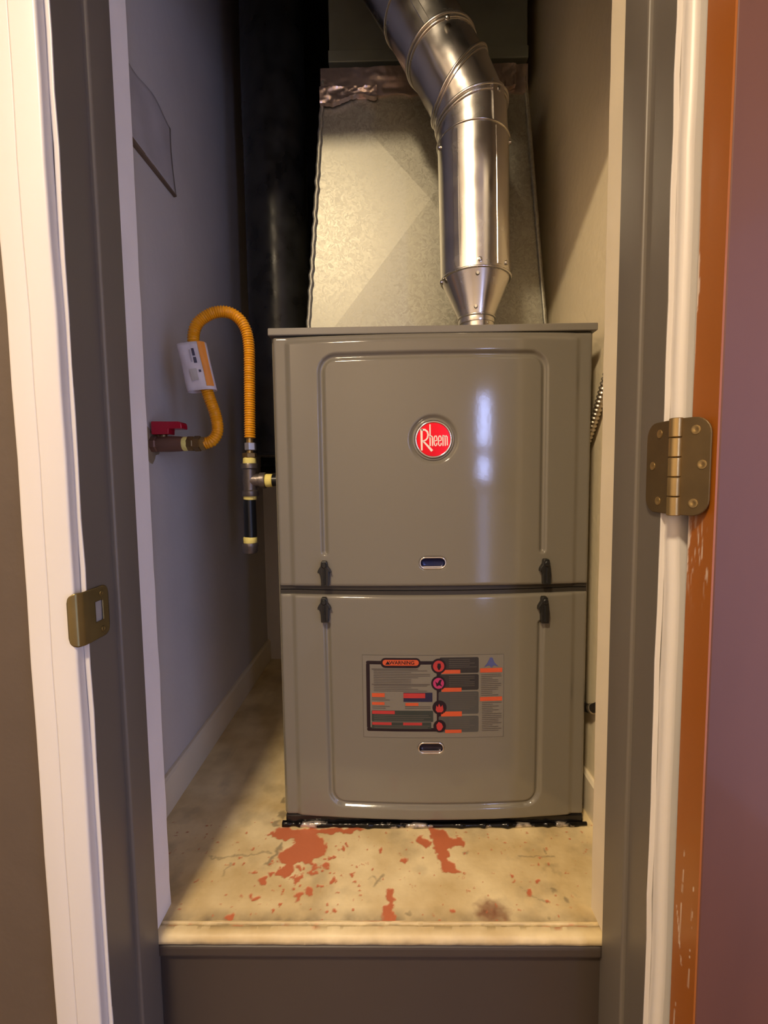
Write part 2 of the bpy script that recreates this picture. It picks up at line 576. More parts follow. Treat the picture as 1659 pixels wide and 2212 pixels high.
DOTS = [(-0.2095, 0.6714, 0.0053), (-0.198, 0.6799, 0.004), (-0.1496, 0.6757, 0.0053), (-0.1542, 0.692, 0.0044), (-0.1108, 0.7004, 0.0044), (-0.0942, 0.6732, 0.0035), (-0.1326, 0.6502, 0.0062), (-0.1469, 0.6443, 0.0044), (-0.127, 0.6838, 0.0031), (-0.0906, 0.7329, 0.004), (-0.0804, 0.7404, 0.0027), (-0.0263, 0.7256, 0.0035), (0.0147, 0.7091, 0.004), (-0.235, 0.6126, 0.0044), (-0.2131, 0.6451, 0.0031), (-0.0996, 0.6196, 0.0027), (-0.0867, 0.6183, 0.0031), (0.1994, 0.6508, 0.0044), (-0.0668, 0.6839, 0.0027), (-0.0347, 0.6904, 0.0031), (-0.2067, 0.6413, 0.0027), (0.1833, 0.6815, 0.0027), (0.2188, 0.671, 0.0027), (0.2242, 0.6341, 0.0031), (0.0811, 0.6169, 0.0022)]
GREY = [(0.2481, 0.7257, 0.003), (0.0205, 0.6186, 0.0033), (0.1192, 0.7221, 0.004), (-0.213, 0.79, 0.008), (-0.207, 0.81, 0.010), (-0.213, 0.85, 0.006),
        (-0.205, 0.775, 0.006), (0.215, 0.612, 0.004), (0.25, 0.64, 0.005), (0.24, 0.655, 0.004)]
LINES = [((-0.2065, 0.7032), (-0.1925, 0.7454), 0.0035), ((-0.3067, 0.7147), (-0.212, 0.7237), 0.0013), ((-0.0338, 0.6655), (-0.0183, 0.6812), 0.002),
         ((-0.036, 0.676), (-0.024, 0.668), 0.0015), ((-0.27, 0.68), (-0.268, 0.70), 0.0012), ((0.2, 0.72), (0.262, 0.715), 0.0016), ((0.19, 0.655), (0.225, 0.63), 0.0014)]


def poly_sd(x, y, poly):
    """signed distance, negative inside"""
    d = np.full(x.shape, 1e9)
    ins = np.zeros(x.shape, bool)
    n = len(poly)
    for i in range(n):
        ax, ay = poly[i]
        bx, by = poly[(i + 1) % n]
        ex, ey = bx - ax, by - ay
        t = np.clip(((x - ax) * ex + (y - ay) * ey) / (ex * ex + ey * ey), 0, 1)
        d = np.minimum(d, np.hypot(x - ax - t * ex, y - ay - t * ey))
        c = ((ay > y) != (by > y)) & (x < (bx - ax) * (y - ay) / (by - ay + 1e-12) + ax)
        ins ^= c
    return np.where(ins, -d, d)


def floor_wear(x, y):
    wx = x + (fbm(x * 90, y * 90, 3, 5) - 0.5) * 0.018
    wy = y + (fbm(x * 90 + 40, y * 90, 9, 5) - 0.5) * 0.018
    d = np.full(x.shape, 1.0)
    for p in CHIPS:
        d = np.minimum(d, poly_sd(wx, wy, p))
    for a, b, r in DOTS:
        d = np.minimum(d, np.hypot(wx - a, (wy - b) * 0.9) - r * 1.15)
    # loose speckle round the big flake
    sp = fbm(x * 130, y * 130, 21)
    near = np.exp(-(((x + 0.15) / 0.075) ** 2 + ((y - 0.69) / 0.045) ** 2))
    d = np.minimum(d, (0.80 - sp - 0.16 * near) * 0.03)
    d = np.where(y > 0.80, 1.0, d)
    chip = np.clip(0.5 - d / 0.0022, 0, 1)
    # dirt
    g = np.full(x.shape, 1.0)
    for a, b, r in GREY:
        g = np.minimum(g, np.hypot(wx - a, wy - b) - r)
    for (ax, ay), (bx, by), r in LINES:
        ex, ey = bx - ax, by - ay
        t = np.clip(((wx - ax) * ex + (wy - ay) * ey) / (ex * ex + ey * ey), 0, 1)
        g = np.minimum(g, np.hypot(wx - ax - t * ex, wy - ay - t * ey) - r)
    g = np.clip(0.5 - g / 0.004, 0, 1) * 0.65
    st = np.clip(0.5 - poly_sd(wx, wy, STAIN) / 0.012, 0, 1) * (0.45 + 0.55 * fbm(x * 120, y * 120, 5))
    gr = np.clip((fbm(x * 26, y * 26, 31, 5) - 0.52) * 4, 0, 1) * 0.3
    gr = np.maximum(gr, np.clip(1 - (y - 0.607) / 0.02, 0, 1) * 0.9 * fbm(x * 60, y * 60, 33))
    gr = np.maximum(gr, np.clip(fbm(x * 70, y * 70, 41) * 1.9 - 1.25, 0, 1) * np.clip((x - 0.15) / 0.1, 0, 1) * 0.8)
    return chip, np.clip(np.maximum(g, gr), 0, 1), st


def wear_material():
    m = bpy.data.materials.new('chipped_cream_floor_paint')
    m.use_nodes = True
    N, L = m.node_tree.nodes, m.node_tree.links
    b = N['Principled BSDF']
    b.inputs['Roughness'].default_value = 0.5

    def attr(nm):
        a = N.new('ShaderNodeAttribute')
        a.attribute_name = nm
        return a.outputs['Fac']
    tc = N.new('ShaderNodeTexCoord')
    nz = N.new('ShaderNodeTexNoise')
    nz.inputs['Scale'].default_value = 14
    nz.inputs['Detail'].default_value = 6
    L.new(tc.outputs['Object'], nz.inputs['Vector'])
    base = N.new('ShaderNodeValToRGB')
    base.color_ramp.elements[0].position = 0.3
    base.color_ramp.elements[1].position = 0.7
    base.color_ramp.elements[0].color = (*lin((206, 180, 128)), 1)
    base.color_ramp.elements[1].color = (*lin((242, 222, 174)), 1)
    L.new(nz.outputs['Fac'], base.inputs[0])

    def mix(fac, a, col):
        x = N.new('ShaderNodeMixRGB')
        L.new(fac, x.inputs[0])
        L.new(a, x.inputs[1])
        x.inputs[2].default_value = (*lin(col), 1)
        return x.outputs[0]
    c = mix(attr('grime'), base.outputs[0], (112, 98, 76))
    c = mix(attr('stain'), c, (128, 78, 54))
    c = mix(attr('chip'), c, (198, 112, 74))
    L.new(c, b.inputs['Base Color'])
    nb = N.new('ShaderNodeTexNoise')
    nb.inputs['Scale'].default_value = 60
    L.new(tc.outputs['Object'], nb.inputs['Vector'])
    bp = N.new('ShaderNodeBump')
    bp.inputs['Strength'].default_value = 0.25
    bp.inputs['Distance'].default_value = 0.002
    L.new(nb.outputs['Fac'], bp.inputs['Height'])
    L.new(bp.outputs[0], b.inputs['Normal'])
    return m


M['wear'] = wear_material()


def set_attr(o, **kw):
    for k, a in kw.items():
        at = o.data.attributes.new(k, 'FLOAT', 'POINT')
        at.data.foreach_set('value', np.asarray(a, dtype=np.float32).ravel())


# fine grid near the front, coarse grid behind, one closed slab
xs = np.arange(XL, XR + 0.0008, 0.0016)
xs[-1] = XR
ys = np.concatenate([np.arange(0.606, 0.80, 0.0014), np.arange(0.80, 0.90, 0.004), np.arange(0.90, YB, 0.05), [YB]])
X, Y = np.meshgrid(xs, ys)
chip, grime, stain = floor_wear(X, Y)
zz = Z(0) - 0.0006 * chip + (fbm(X * 12, Y * 12, 55) - 0.5) * 0.0012
ny, nx = X.shape
vv = np.stack([X, Y, zz], -1).reshape(-1, 3)
idx = np.arange(ny * nx).reshape(ny, nx)
fa = np.stack([idx[:-1, :-1], idx[:-1, 1:], idx[1:, 1:], idx[1:, :-1]], -1).reshape(-1, 4).tolist()
nv = len(vv)
vv = np.vstack([vv, [(XL, 0.606, Z(-0.03)), (XR, 0.606, Z(-0.03)), (XR, YB, Z(-0.03)), (XL, YB, Z(-0.03))]])
fa += [(nv + 3, nv + 2, nv + 1, nv)]
fa += [tuple([nv, nv + 1] + idx[0, ::-1].tolist()), tuple([nv + 1, nv + 2] + idx[::-1, -1].tolist()),
       tuple([nv + 2, nv + 3] + idx[-1, :].tolist()), tuple([nv + 3, nv] + idx[:, 0].tolist())]
flo = struct(mesh('floor', vv, fa, M['wear'], smooth=True, auto=50))
pad = np.zeros(4)
set_attr(flo, chip=np.append(chip.ravel(), pad), grime=np.append(grime.ravel(), pad), stain=np.append(stain.ravel(), pad))

struct(box('trim_13', JL - 0.02, JL, 0.585, 0.632, 0.0, Z(-0.0001), M['taupe']))
struct(box('trim_14', JR, JR + 0.02, 0.583, 0.627, 0.0, Z(-0.0001), M['taupe']))
# worn nosing along the front of the raised floor
prof = [(0.6058, -0.017), (0.598, -0.017), (0.590, -0.017), (0.5855, -0.0150), (0.5847, -0.0135), (0.5845, -0.0095), (0.5860, -0.0055), (0.5885, -0.003),
        (0.5930, -0.0016), (0.5985, -0.001), (0.600, -0.0025), (0.6025, -0.0025), (0.604, -0.0004), (0.6058, -0.0004)]
xs = np.linspace(JL + 0.0002, JR - 0.0002, 420)
pv, pc, pg = [], [], []
for i, x in enumerate(xs):
    for k, (py, pz) in enumerate(prof):
        nse = (fbm(np.array([x * 60.]), np.array([k * 3.1]), 71)[0] - 0.5)
        pv.append((x, py + 0.0012 * nse, Z(pz) + (0.0010 * nse if 3 < k < 12 else 0)))
        pc.append(np.clip((fbm(np.array([x * 45.]), np.array([k * 0.8]), 75)[0] - 0.66) * 6, 0, 0.7) if k in (9, 10, 11) else 0)
        wear = (fbm(np.array([x * 70.]), np.array([k * 1.3]), 77)[0])
        pg.append({3: 0.95, 2: 1, 1: 1, 0: 1, 4: 0.3 + 0.7 * wear, 5: 0.5 * wear, 10: 0.75 * wear, 11: 0.8 * wear, 9: 0.35 * wear}.get(k, 0.15 * wear))
n = len(prof)
pf = []
for i in range(len(xs) - 1):
    for k in range(n):
        j = (k + 1) % n
        pf.append((i * n + k, i * n + j, (i + 1) * n + j, (i + 1) * n + k))
pf.append(tuple(range(n))[::-1])
pf.append(tuple((len(xs) - 1) * n + k for k in range(n)))
nos = struct(mesh('trim_10', pv, pf, M['wear'], smooth=True, auto=50))
set_attr(nos, chip=pc, grime=pg, stain=np.zeros(len(pv)))
# riser under the nosing
struct(box('wall_riser', JL + 0.0002, JR - 0.0002, 0.598, 0.606, 0.0, Z(-0.0175), M['riser']))
struct(box('trim_11', JL + 0.0002, JR - 0.0002, 0.5860, 0.598, Z(-0.036), Z(-0.0172), M['riser'], bev=0.005, seg=3))

# baseboards in the closet
for nm, xa, xb in (('baseboard_left', XL, XL + 0.010), ('baseboard_right', XR - 0.009, XR)):
    lf = xa == XL
    pr = [(xa, Z(0.0)), (xb, Z(0.0)), (xb, Z(0.066)), (xb - 0.004, Z(0.070)), (xa, Z(0.070))] if lf else \
         [(xa, Z(0.0)), (xb, Z(0.0)), (xb, Z(0.070)), (xa + 0.004, Z(0.070)), (xa, Z(0.066))]
    y0, y1 = 0.606, YB
    m_ = len(pr)
    vv = [(x, y0, z) for x, z in pr] + [(x, y1, z) for x, z in pr]
    ff = [tuple(range(m_)), tuple(range(2 * m_ - 1, m_ - 1, -1))] + [(i, m_ + i, m_ + (i + 1) % m_, (i + 1) % m_) for i in range(m_)]
    struct(mesh(nm, vv, ff, M['cream_paint']))

# ------------------------------------------------------------------ ceiling lamp in the hall
lamp = empty('ceiling_light', (-0.515, -0.80, CEIL))
tag(lamp, 'round warm ceiling light in the hall before the closet', 'light')
lathe('base_plate', (-0.515, -0.80, CEIL), (0, 0, -1), [(0.13, 0), (0.13, 0.012), (0.10, 0.02)], M['white_trim'], lamp, 40)
lathe('diffuser', (-0.515, -0.80, CEIL - 0.02), (0, 0, -1), [(0.10, 0), (0.115, 0.006), (0.11, 0.02), (0.08, 0.036), (0.03, 0.044)],
      emit_mat('lamp_glass', LAMP_COLOR, 6.0), lamp, 40)
ld = bpy.data.lights.new('lamp_light', 'AREA')
ld.shape = 'DISK'
ld.size = 0.26
ld.energy = LAMP_POWER
ld.color = LAMP_COLOR
lo = bpy.data.objects.new('lamp_light', ld)
COL.objects.link(lo)
lo.parent = lamp
lo.location = (0, 0, -0.07)

# ================================================================== DOOR (standing open to the right)
dang = R(1.5)
D0 = Vector((0.297, 0.465, 0))


def dpt(a, t, z):
    """a along the door from the hinge edge, t through its thickness towards the hall"""
    return (D0.x + a * math.cos(dang) + t * math.sin(dang), D0.y + a * math.sin(dang) - t * math.cos(dang), z)


door = struct(empty('door_1', (D0.x, D0.y, 0.01)))
DT = 0.035
zt = HEAD - 0.004


def scuffed(name, rgb, rough):
    """stained wood edge with scraped patches of white paint"""
    m = mat(name, rgb, rough, var=0.10, scale=10, stretch=(1, 1, 0.08), coat=0.15)
    N, L = m.node_tree.nodes, m.node_tree.links
    b = N['Principled BSDF']
    src = b.inputs['Base Color'].links[0].from_socket
    at = N.new('ShaderNodeAttribute')
    at.attribute_name = 'scuff'
    x = N.new('ShaderNodeMixRGB')
    L.new(at.outputs['Fac'], x.inputs[0])
    L.new(src, x.inputs[1])
    x.inputs[2].default_value = (*lin((214, 196, 180)), 1)
    L.new(x.outputs[0], b.inputs['Base Color'])
    return m


M['door_edge'] = scuffed('amber_stained_edge', (156, 88, 22), 0.35)
# hinge edge: fine grid so that scrapes have their own outline
hs = np.linspace(0.012, zt, 900)
ts = np.linspace(0.0, DT, 26)
H_, T_ = np.meshgrid(hs, ts, indexing='ij')
hh = H_ - P
s1 = np.clip((fbm(T_ * 500 + hh * 30, hh * 55, 11) - 0.60) * 7, 0, 1)
s_m = s1 * np.exp(-((hh - 0.545) / 0.03) ** 2) * (T_ < 0.030)
s_m = np.maximum(s_m, np.clip((0.0032 * fbm(hh * 90, hh * 9, 15) * (np.exp(-((hh - 0.80) / 0.045) ** 2) + np.exp(-((hh - 0.555) / 0.03) ** 2)) * 1.9 - T_) / 0.0006, 0, 1))
for (ha, ta, hb, tb) in ((0.17, 0.004, 0.10, 0.017), (0.235, 0.013, 0.13, 0.010), (0.21, 0.028, 0.10, 0.026), (-0.08, 0.015, -0.12, 0.021), (0.06, 0.008, 0.02, 0.006)):
    k = np.clip((hh - ha) / (hb - ha), 0, 1)
    d = np.hypot(hh - ha - k * (hb - ha), (T_ - ta - k * (tb - ta)))
    s_m = np.maximum(s_m, np.clip(1 - d / 0.0011, 0, 1) * (fbm(hh * 120, T_ * 200, 19) > 0.45))
edge_v = [dpt(0, t, z) for z, t in zip(H_.ravel(), T_.ravel())]
idx = np.arange(H_.size).reshape(H_.shape)
ef = np.stack([idx[:-1, :-1], idx[:-1, 1:], idx[1:, 1:], idx[1:, :-1]], -1).reshape(-1, 4).tolist()
nv = len(edge_v)
edge_v += [dpt(0.002, 0, 0.012), dpt(0.002, DT, 0.012), dpt(0.002, DT, zt), dpt(0.002, 0, zt)]
ef += [(nv, nv + 3, nv + 2, nv + 1), tuple([nv, nv + 1] + idx[0, ::-1].tolist()), tuple([nv + 1, nv + 2] + idx[::-1, -1].tolist()),
       tuple([nv + 2, nv + 3] + idx[-1, :].tolist()), tuple([nv + 3, nv] + idx[:, 0].tolist())]
eo = mesh('hinge_edge', edge_v, ef, M['door_edge'], door)
tag(eo, 'amber stained raw edge of the open door')
set_attr(eo, scuff=np.append(s_m.ravel(), np.zeros(4)))
vv = [dpt(a, t, z) for a in (0.002, 0.607) for t in (0.0, DT) for z in (0.012, zt)]
bo = mesh('slab', vv, [(0, 1, 3, 2), (4, 6, 7, 5), (0, 4, 5, 1), (2, 3, 7, 6), (0, 2, 6, 4), (1, 5, 7, 3)], M['door_face'], door)
bevelled(bo, 0.0015)

# hinge between jamb and door edge
hz0, hz1 = Z(0.582), Z(0.676)
hmid = (hz0 + hz1) / 2
hin = empty('hinge', (0.2795, 0.4615, hmid))
hin.parent = door
hin.location = Vector((0.2795, 0.4615, hmid)) - door.location
tag(hin, 'aged brass hinge with rounded leaves')
PIN = Vector((0.2795, 0.4615, 0))


def leaf(a, b, side):
    """plate from a to b (xy) with rounded outer corners"""
    a, b = Vector((*a, 0)), Vector((*b, 0))
    d = b - a
    Ln = d.length
    d.normalize()
    nrm = Vector((-d.y, d.x, 0)) * side
    H = hz1 - hz0
    r = 0.016
    out = [(0, 0), (Ln - r, 0)] + [(Ln - r + r * math.sin(t), r - r * math.cos(t)) for t in np.linspace(0.2, math.pi / 2, 6)]
    out += [(Ln - r + r * math.cos(t), H - r + r * math.sin(t)) for t in np.linspace(0, math.pi / 2, 7)] + [(0, H)]
    n = len(out)
    v = [tuple(a + d * s + nrm * 0.0 + Vector((0, 0, hz0 + z))) for s, z in out] + [tuple(a + d * s + nrm * 0.0022 + Vector((0, 0, hz0 + z))) for s, z in out]
    f = [tuple(range(n)), tuple(range(2 * n - 1, n - 1, -1))] + [(i, n + i, n + (i + 1) % n, (i + 1) % n) for i in range(n)]
    o = mesh('leaf', v, f, M['hinge'], hin)
    bevelled(o, 0.0006, 1)
    # countersunk screws
    for s, z in ((Ln * 0.50, H * 0.87), (Ln * 0.74, H * 0.52), (Ln * 0.50, H * 0.13)):
        c = a + d * s + nrm * 0.0021 + Vector((0, 0, hz0 + z))
        sc = lathe('screw', c, nrm, [(0.0046, 0), (0.0044, 0.0007), (0.003, 0.0010), (0.0014, 0.0002), (0.0005, 0.0001)], M['hinge_pin'], hin, 16)
    return o


leaf((0.2822, 0.4660), (0.2822, 0.5135), 1)
leaf((0.2835, 0.4585), (0.2962, 0.4335), -1)
zc = np.linspace(hz0 - 0.001, hz1 + 0.001, 6)
for k in range(5):
    lathe('knuckle', (PIN.x, PIN.y, zc[k] + 0.0004), (0, 0, 1), [(0.0055, 0), (0.0062, 0.0006), (0.0062, zc[1] - zc[0] - 0.0014), (0.0055, zc[1] - zc[0] - 0.0008)],
          M['hinge_pin'], hin, 24)

# strike plate on the left jamb
stp = empty('strike_plate', (JL, 0.505, Z(0.47)))
stp.parent = t1
stp.location = Vector((JL, 0.505, Z(0.47))) - t1.location
tag(stp, 'aged brass strike plate with a latch hole')
# plate with a rectangular hole, lip curling round the casing edge
path = [(-0.3295, 0.5240), (-0.3297, 0.49), (-0.3305, 0.4815), (-0.3335, 0.4755), (-0.3385, 0.4735), (-0.3420, 0.4740)]
path = [(a - 0.0006, b) for a, b in path]
cum = [0]
for a, b in zip(path, path[1:]):
    cum.append(cum[-1] + math.hypot(b[0] - a[0], b[1] - a[1]))
tot = cum[-1]


def along(s):
    for i in range(len(cum) - 1):
        if s <= cum[i + 1] + 1e-9:
            t = (s - cum[i]) / (cum[i + 1] - cum[i])
            return (path[i][0] + t * (path[i + 1][0] - path[i][0]), path[i][1] + t * (path[i + 1][1] - path[i][1]))
    return path[-1]


ns, nz_ = 44, 40
gv, gf = [], []
z0s, z1s = Z(0.446), Z(0.504)
for i in range(ns + 1):
    s = tot * i / ns
    x, y = along(s)
    # rounded corners at both ends
    e = min(s, tot - s)
    rr = 0.010
    cut = rr - math.sqrt(max(0, rr * rr - (rr - e) ** 2)) if e < rr else 0
    for j in range(nz_ + 1):
        gv.append((x, y, z0s + cut + (z1s - z0s - 2 * cut) * j / nz_))
hole = lambda i, j: (8 <= i < 18) and (13 <= j < 29)
for i in range(ns):
    for j in range(nz_):
        if not hole(i, j):
            a = i * (nz_ + 1) + j
            gf.append((a, a + 1, a + nz_ + 2, a + nz_ + 1))
so = mesh('plate', gv, gf, M['strike'], stp, smooth=True)
sd = so.modifiers.new('thick', 'SOLIDIFY')
sd.thickness = 0.0014
sd.offset = 0
box('latch_pocket', JL - 0.0005, JL + 0.0006, 0.502, 0.520, Z(0.463), Z(0.490), M['steel'], stp)
for zz_ in (0.4545, 0.4955):
    lathe('screw', (-0.3293, 0.5115, Z(zz_)), (1, 0, 0), [(0.0036, 0), (0.0034, 0.0006), (0.0022, 0.0008), (0.0012, 0.0002), (0.0004, 0.0001)], M['strike'], stp, 16)

# ================================================================== FURNACE
FX = 0.070                # centre of the cabinet
FY = 0.790                # plane of the cabinet front
FW = 0.267                # half width
FH = 0.869
fur = empty('furnace', (FX, 1.14, Z(0)))
tag(fur, 'taupe enamelled gas furnace standing on the chipped cream floor', 'furnace')
# cabinet shell
cab = box('cabinet', FX - FW, FX + FW, FY, 1.50, Z(0.020), Z(0.857), M['furnace'], fur, 0.003)
lid = box('top_cap', FX - FW - 0.003, FX + FW + 0.003, FY - 0.012, 1.503, Z(0.857), Z(FH), M['furnace_cap'], fur, 0.0016)
tag(lid, 'flat lip along the top of the cabinet')

UP0, UP1 = 0.4380, 0.8555   # upper door, heights above the closet floor
LO0, LO1 = 0.0225, 0.4235   # lower door
HWD = 0.2635


def sstep(a, b, x):
    t = np.clip((x - a) / (b - a), 0, 1)
    return t * t * (3 - 2 * t)


def pathdist(u, h, pts):
    d = np.full(np.shape(u), 9.0)
    for (ax, ay), (bx, by) in zip(pts, pts[1:]):
        ex, ey = bx - ax, by - ay
        t = np.clip(((u - ax) * ex + (h - ay) * ey) / (ex * ex + ey * ey), 0, 1)
        d = np.minimum(d, np.hypot(u - ax - t * ex, h - ay - t * ey))
    return d


def arc(cx, cy, r, a0, a1, n=7):
    return [(cx + r * math.cos(t), cy + r * math.sin(t)) for t in np.linspace(a0, a1, n)]


gU = 0.1825
GROOVE_UP = [(-gU, 0.498)] + arc(-gU + 0.024, 0.819 - 0.024, 0.024, math.pi, math.pi / 2) + arc(gU - 0.024, 0.819 - 0.024, 0.024, math.pi / 2, 0) + [(gU, 0.498)]
gL = 0.1795
GROOVE_LO = [(-gL - 0.002, 0.372)] + arc(-gL + 0.024, 0.052 + 0.024, 0.024, math.pi, 1.5 * math.pi) + arc(gL - 0.024, 0.052 + 0.024, 0.024, 1.5 * math.pi, 2 * math.pi) + [(gL + 0.002, 0.372)]
PULL_UP = (-0.0015, 0.4790)
PULL_LO = (-0.0060, 0.1575)
BADGE = (0.0005, 0.683)


def pill(u, h, c, hl, r):
    du = np.maximum(np.abs(u - c[0]) - hl, 0)
    return np.hypot(du, h - c[1]) - r


def relief(u, h, upper):
    """how far the pressed door stands proud of the cabinet front"""
    u, h = np.asarray(u, float), np.asarray(h, float)
    a, b = (UP0, UP1) if upper else (LO0, LO1)
    y = 0.008 + 0.004 * sstep(0.2445, 0.2345, np.abs(u)) * (sstep(UP1 - 0.006, UP1 - 0.014, h) if upper else 1)
    y = y + 0.015 * np.clip(1 - (u / 0.2395) ** 2, 0, 1)
    # rolled edges
    e = np.minimum(h - a, b - h)
    roll = np.where((h - a < b - h) == upper, 0.006, 0.007)
    y = y - np.where(roll < 0.0065, 0.3 * y, 0.45 * y) * (1 - np.sqrt(np.clip(1 - np.clip(1 - e / roll, 0, 1) ** 2, 0, 1)))
    es = HWD - np.abs(u)
    y = y - 0.004 * (1 - np.sqrt(np.clip(1 - np.clip(1 - es / 0.005, 0, 1) ** 2, 0, 1)))
    g = pathdist(u, h, GROOVE_UP if upper else GROOVE_LO)
    y = y - 0.0056 * 0.5 * (1 + np.cos(np.pi * np.clip(g / 0.0075, 0, 1)))
    if upper:
        d = np.hypot(u - BADGE[0], h - BADGE[1])
        y = y - 0.0050 * sstep(0.0415, 0.034, d)
    d = pill(u, h, PULL_UP if upper else PULL_LO, 0.0122, 0.0098)
    y = y - 0.007 * sstep(0.001, -0.002, d)
    return y


def surf(x, h, off=0.0):
    u = np.asarray(x, float) - FX
    h = np.asarray(h, float)
    return FY - np.where(h > 0.431, relief(u, h, True), relief(u, h, False)) - off


def door_panel(name, upper):
    a, b = (UP0, UP1) if upper else (LO0, LO1)
    us = np.linspace(-HWD, HWD, 301)
    hs = np.concatenate([[a, a + 0.0003, a + 0.001], np.linspace(a + 0.002, b - 0.002, 238), [b - 0.001, b - 0.0003, b]])
    U, Hh = np.meshgrid(us, hs)
    yy = FY - relief(U, Hh, upper)
    v = np.stack([U + FX, yy, Hh + P], -1).reshape(-1, 3)
    ny, nx = U.shape
    idx = np.arange(ny * nx).reshape(ny, nx)
    f = np.stack([idx[:-1, :-1], idx[:-1, 1:], idx[1:, 1:], idx[1:, :-1]], -1).reshape(-1, 4).tolist()
    nv = len(v)
    # returns back to the cabinet
    v = np.vstack([v, [(FX - HWD, FY + 0.0005, a + P), (FX + HWD, FY + 0.0005, a + P), (FX + HWD, FY + 0.0005, b + P), (FX - HWD, FY + 0.0005, b + P)]])
    f += [tuple([nv, nv + 1] + idx[0, ::-1].tolist()), tuple([nv + 1, nv + 2] + idx[::-1, -1].tolist()),
          tuple([nv + 2, nv + 3] + idx[-1, :].tolist()), tuple([nv + 3, nv] + idx[:, 0].tolist())]
    o = mesh(name, v, f, M['furnace'], fur, smooth=True, auto=60)
    return o


door_panel('upper_door', True)
door_panel('lower_door', False)
M['seam_dark'] = mat('seam_shade_paint', (48, 44, 39), 0.4, var=0.04)  # dark tone stands in for shade on the rolled door edges


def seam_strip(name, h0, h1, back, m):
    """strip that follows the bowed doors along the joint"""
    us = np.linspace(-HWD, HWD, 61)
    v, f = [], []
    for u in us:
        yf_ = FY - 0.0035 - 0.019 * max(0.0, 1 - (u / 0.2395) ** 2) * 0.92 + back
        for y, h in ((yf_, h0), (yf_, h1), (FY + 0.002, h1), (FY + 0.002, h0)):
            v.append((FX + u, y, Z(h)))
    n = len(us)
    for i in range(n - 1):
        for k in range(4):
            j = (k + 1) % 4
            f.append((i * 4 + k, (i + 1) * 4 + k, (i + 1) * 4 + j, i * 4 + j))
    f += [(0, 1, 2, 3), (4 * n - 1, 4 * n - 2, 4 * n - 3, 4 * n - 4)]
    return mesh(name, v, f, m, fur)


seam_strip('seam_shade', 0.4318, 0.4400, 0.0, M['seam_dark'])  # added dark strips, the joint's shade put into their colour
seam_strip('seam_shade', 0.4215, 0.4302, 0.0, M['seam_dark'])
seam_strip('seam_gap', 0.4300, 0.4320, 0.003, M['gap'])  # black strip for the dark gap between the doors
# dark plinth and sealant bead under the cabinet
box('plinth', FX - FW + 0.002, FX + FW - 0.002, FY - 0.006, 1.498, Z(0.0), Z(0.0215), M['sealant'], fur, 0.003)
nsl = 160
sv, sf = [], []
for i in range(nsl + 1):
    x = FX - FW - 0.004 + (2 * FW + 0.008) * i / nsl
    bow = 0.010 * (1 - ((x - FX) / FW) ** 2)
    r_ = 0.0035 + 0.0055 * vnoise(np.array([i * 0.33]), np.array([1.5]), 5)[0] ** 2
    for k in range(9):
        t = 2 * math.pi * k / 9
        sv.append((x, FY - 0.007 - bow * 0.4 + r_ * 0.9 * math.cos(t), Z(0.0045 + max(-0.0045, r_ * math.sin(t)))))
for i in range(nsl):
    for k in range(9):
        j = (k + 1) % 9
        sf.append((i * 9 + k, i * 9 + j, (i + 1) * 9 + j, (i + 1) * 9 + k))
sf.append(tuple(range(9))[::-1])
sf.append(tuple(nsl * 9 + k for k in range(9)))
tag(mesh('sealant_bead', sv, sf, M['bead'], fur, smooth=True), 'lumpy dark sealant bead with silver glints along the furnace foot')

# ------------------------------------------------------------------ round emblem with the maker's name
em = empty('emblem', (FX, 0.76, Z(BADGE[1])))
em.parent = fur
em.location = Vector((FX, 0.76, Z(BADGE[1]))) - fur.location
tag(em, 'round red emblem with silver lettering and rim')
ex, eh = FX + BADGE[0], BADGE[1]
ey = FY - 0.0245
lathe('disc', (ex, ey + 0.004, Z(eh)), (0, -1, 0), [(0.0285, 0), (0.0285, 0.0040), (0.020, 0.0044), (0.010, 0.0047), (0.001, 0.0048)], M['emblem_red'], em, 48)
ring_tube('rim', [Vector((ex + 0.0288 * math.cos(t), ey - 0.0002, Z(eh) + 0.0288 * math.sin(t))) for t in np.linspace(0, 2 * math.pi, 56, endpoint=False)], 0.0017, M['chrome'], em)
ring_tube('bezel', [Vector((ex + 0.0325 * math.cos(t), ey + 0.0035, Z(eh) + 0.0325 * math.sin(t))) for t in np.linspace(0, 2 * math.pi, 56, endpoint=False)], 0.0030, M['furnace'], em)


def stroke(name, pts, wid, m, parent, y, closed=False, th=0.0008):
    """flat ribbon letter stroke in the xz plane; wid a number or a list"""
    pts = [Vector((a, b)) for a, b in pts]
    n = len(pts)
    L_, R_ = [], []
    for i in range(n):
        if closed:
            d = pts[(i + 1) % n] - pts[i - 1]
        else:
            d = pts[min(n - 1, i + 1)] - pts[max(0, i - 1)]
        d.normalize()
        q = Vector((-d.y, d.x))
        w_ = (wid[i] if isinstance(wid, (list, tuple)) else wid) / 2
        L_.append(pts[i] + q * w_)
        R_.append(pts[i] - q * w_)
    v, f = [], []
    for k in range(n):
        for p in (L_[k], R_[k]):
            v.append((p.x, y + th, p.y))
            v.append((p.x, y, p.y))
    rng = range(n) if closed else range(n - 1)
    for k in rng:
        a, b = 4 * k, 4 * ((k + 1) % n)
        f += [(a + 1, a + 3, b + 3, b + 1), (a, b, b + 2, a + 2), (a, a + 1, b + 1, b), (a + 2, b + 2, b + 3, a + 3)]
    if not closed:
        f += [(0, 2, 3, 1), (4 * n - 4, 4 * n - 3, 4 * n - 1, 4 * n - 2)]
    return v, f


def letter(name, strokes, y):
    V, F = [], []
    for pts, wid, cl in strokes:
        v, f = stroke(name, pts, wid, None, None, y, cl)
        b = len(V)
        V += v
        F += [tuple(i + b for i in q) for q in f]
    return mesh(name, V, F, M['letter'], em)


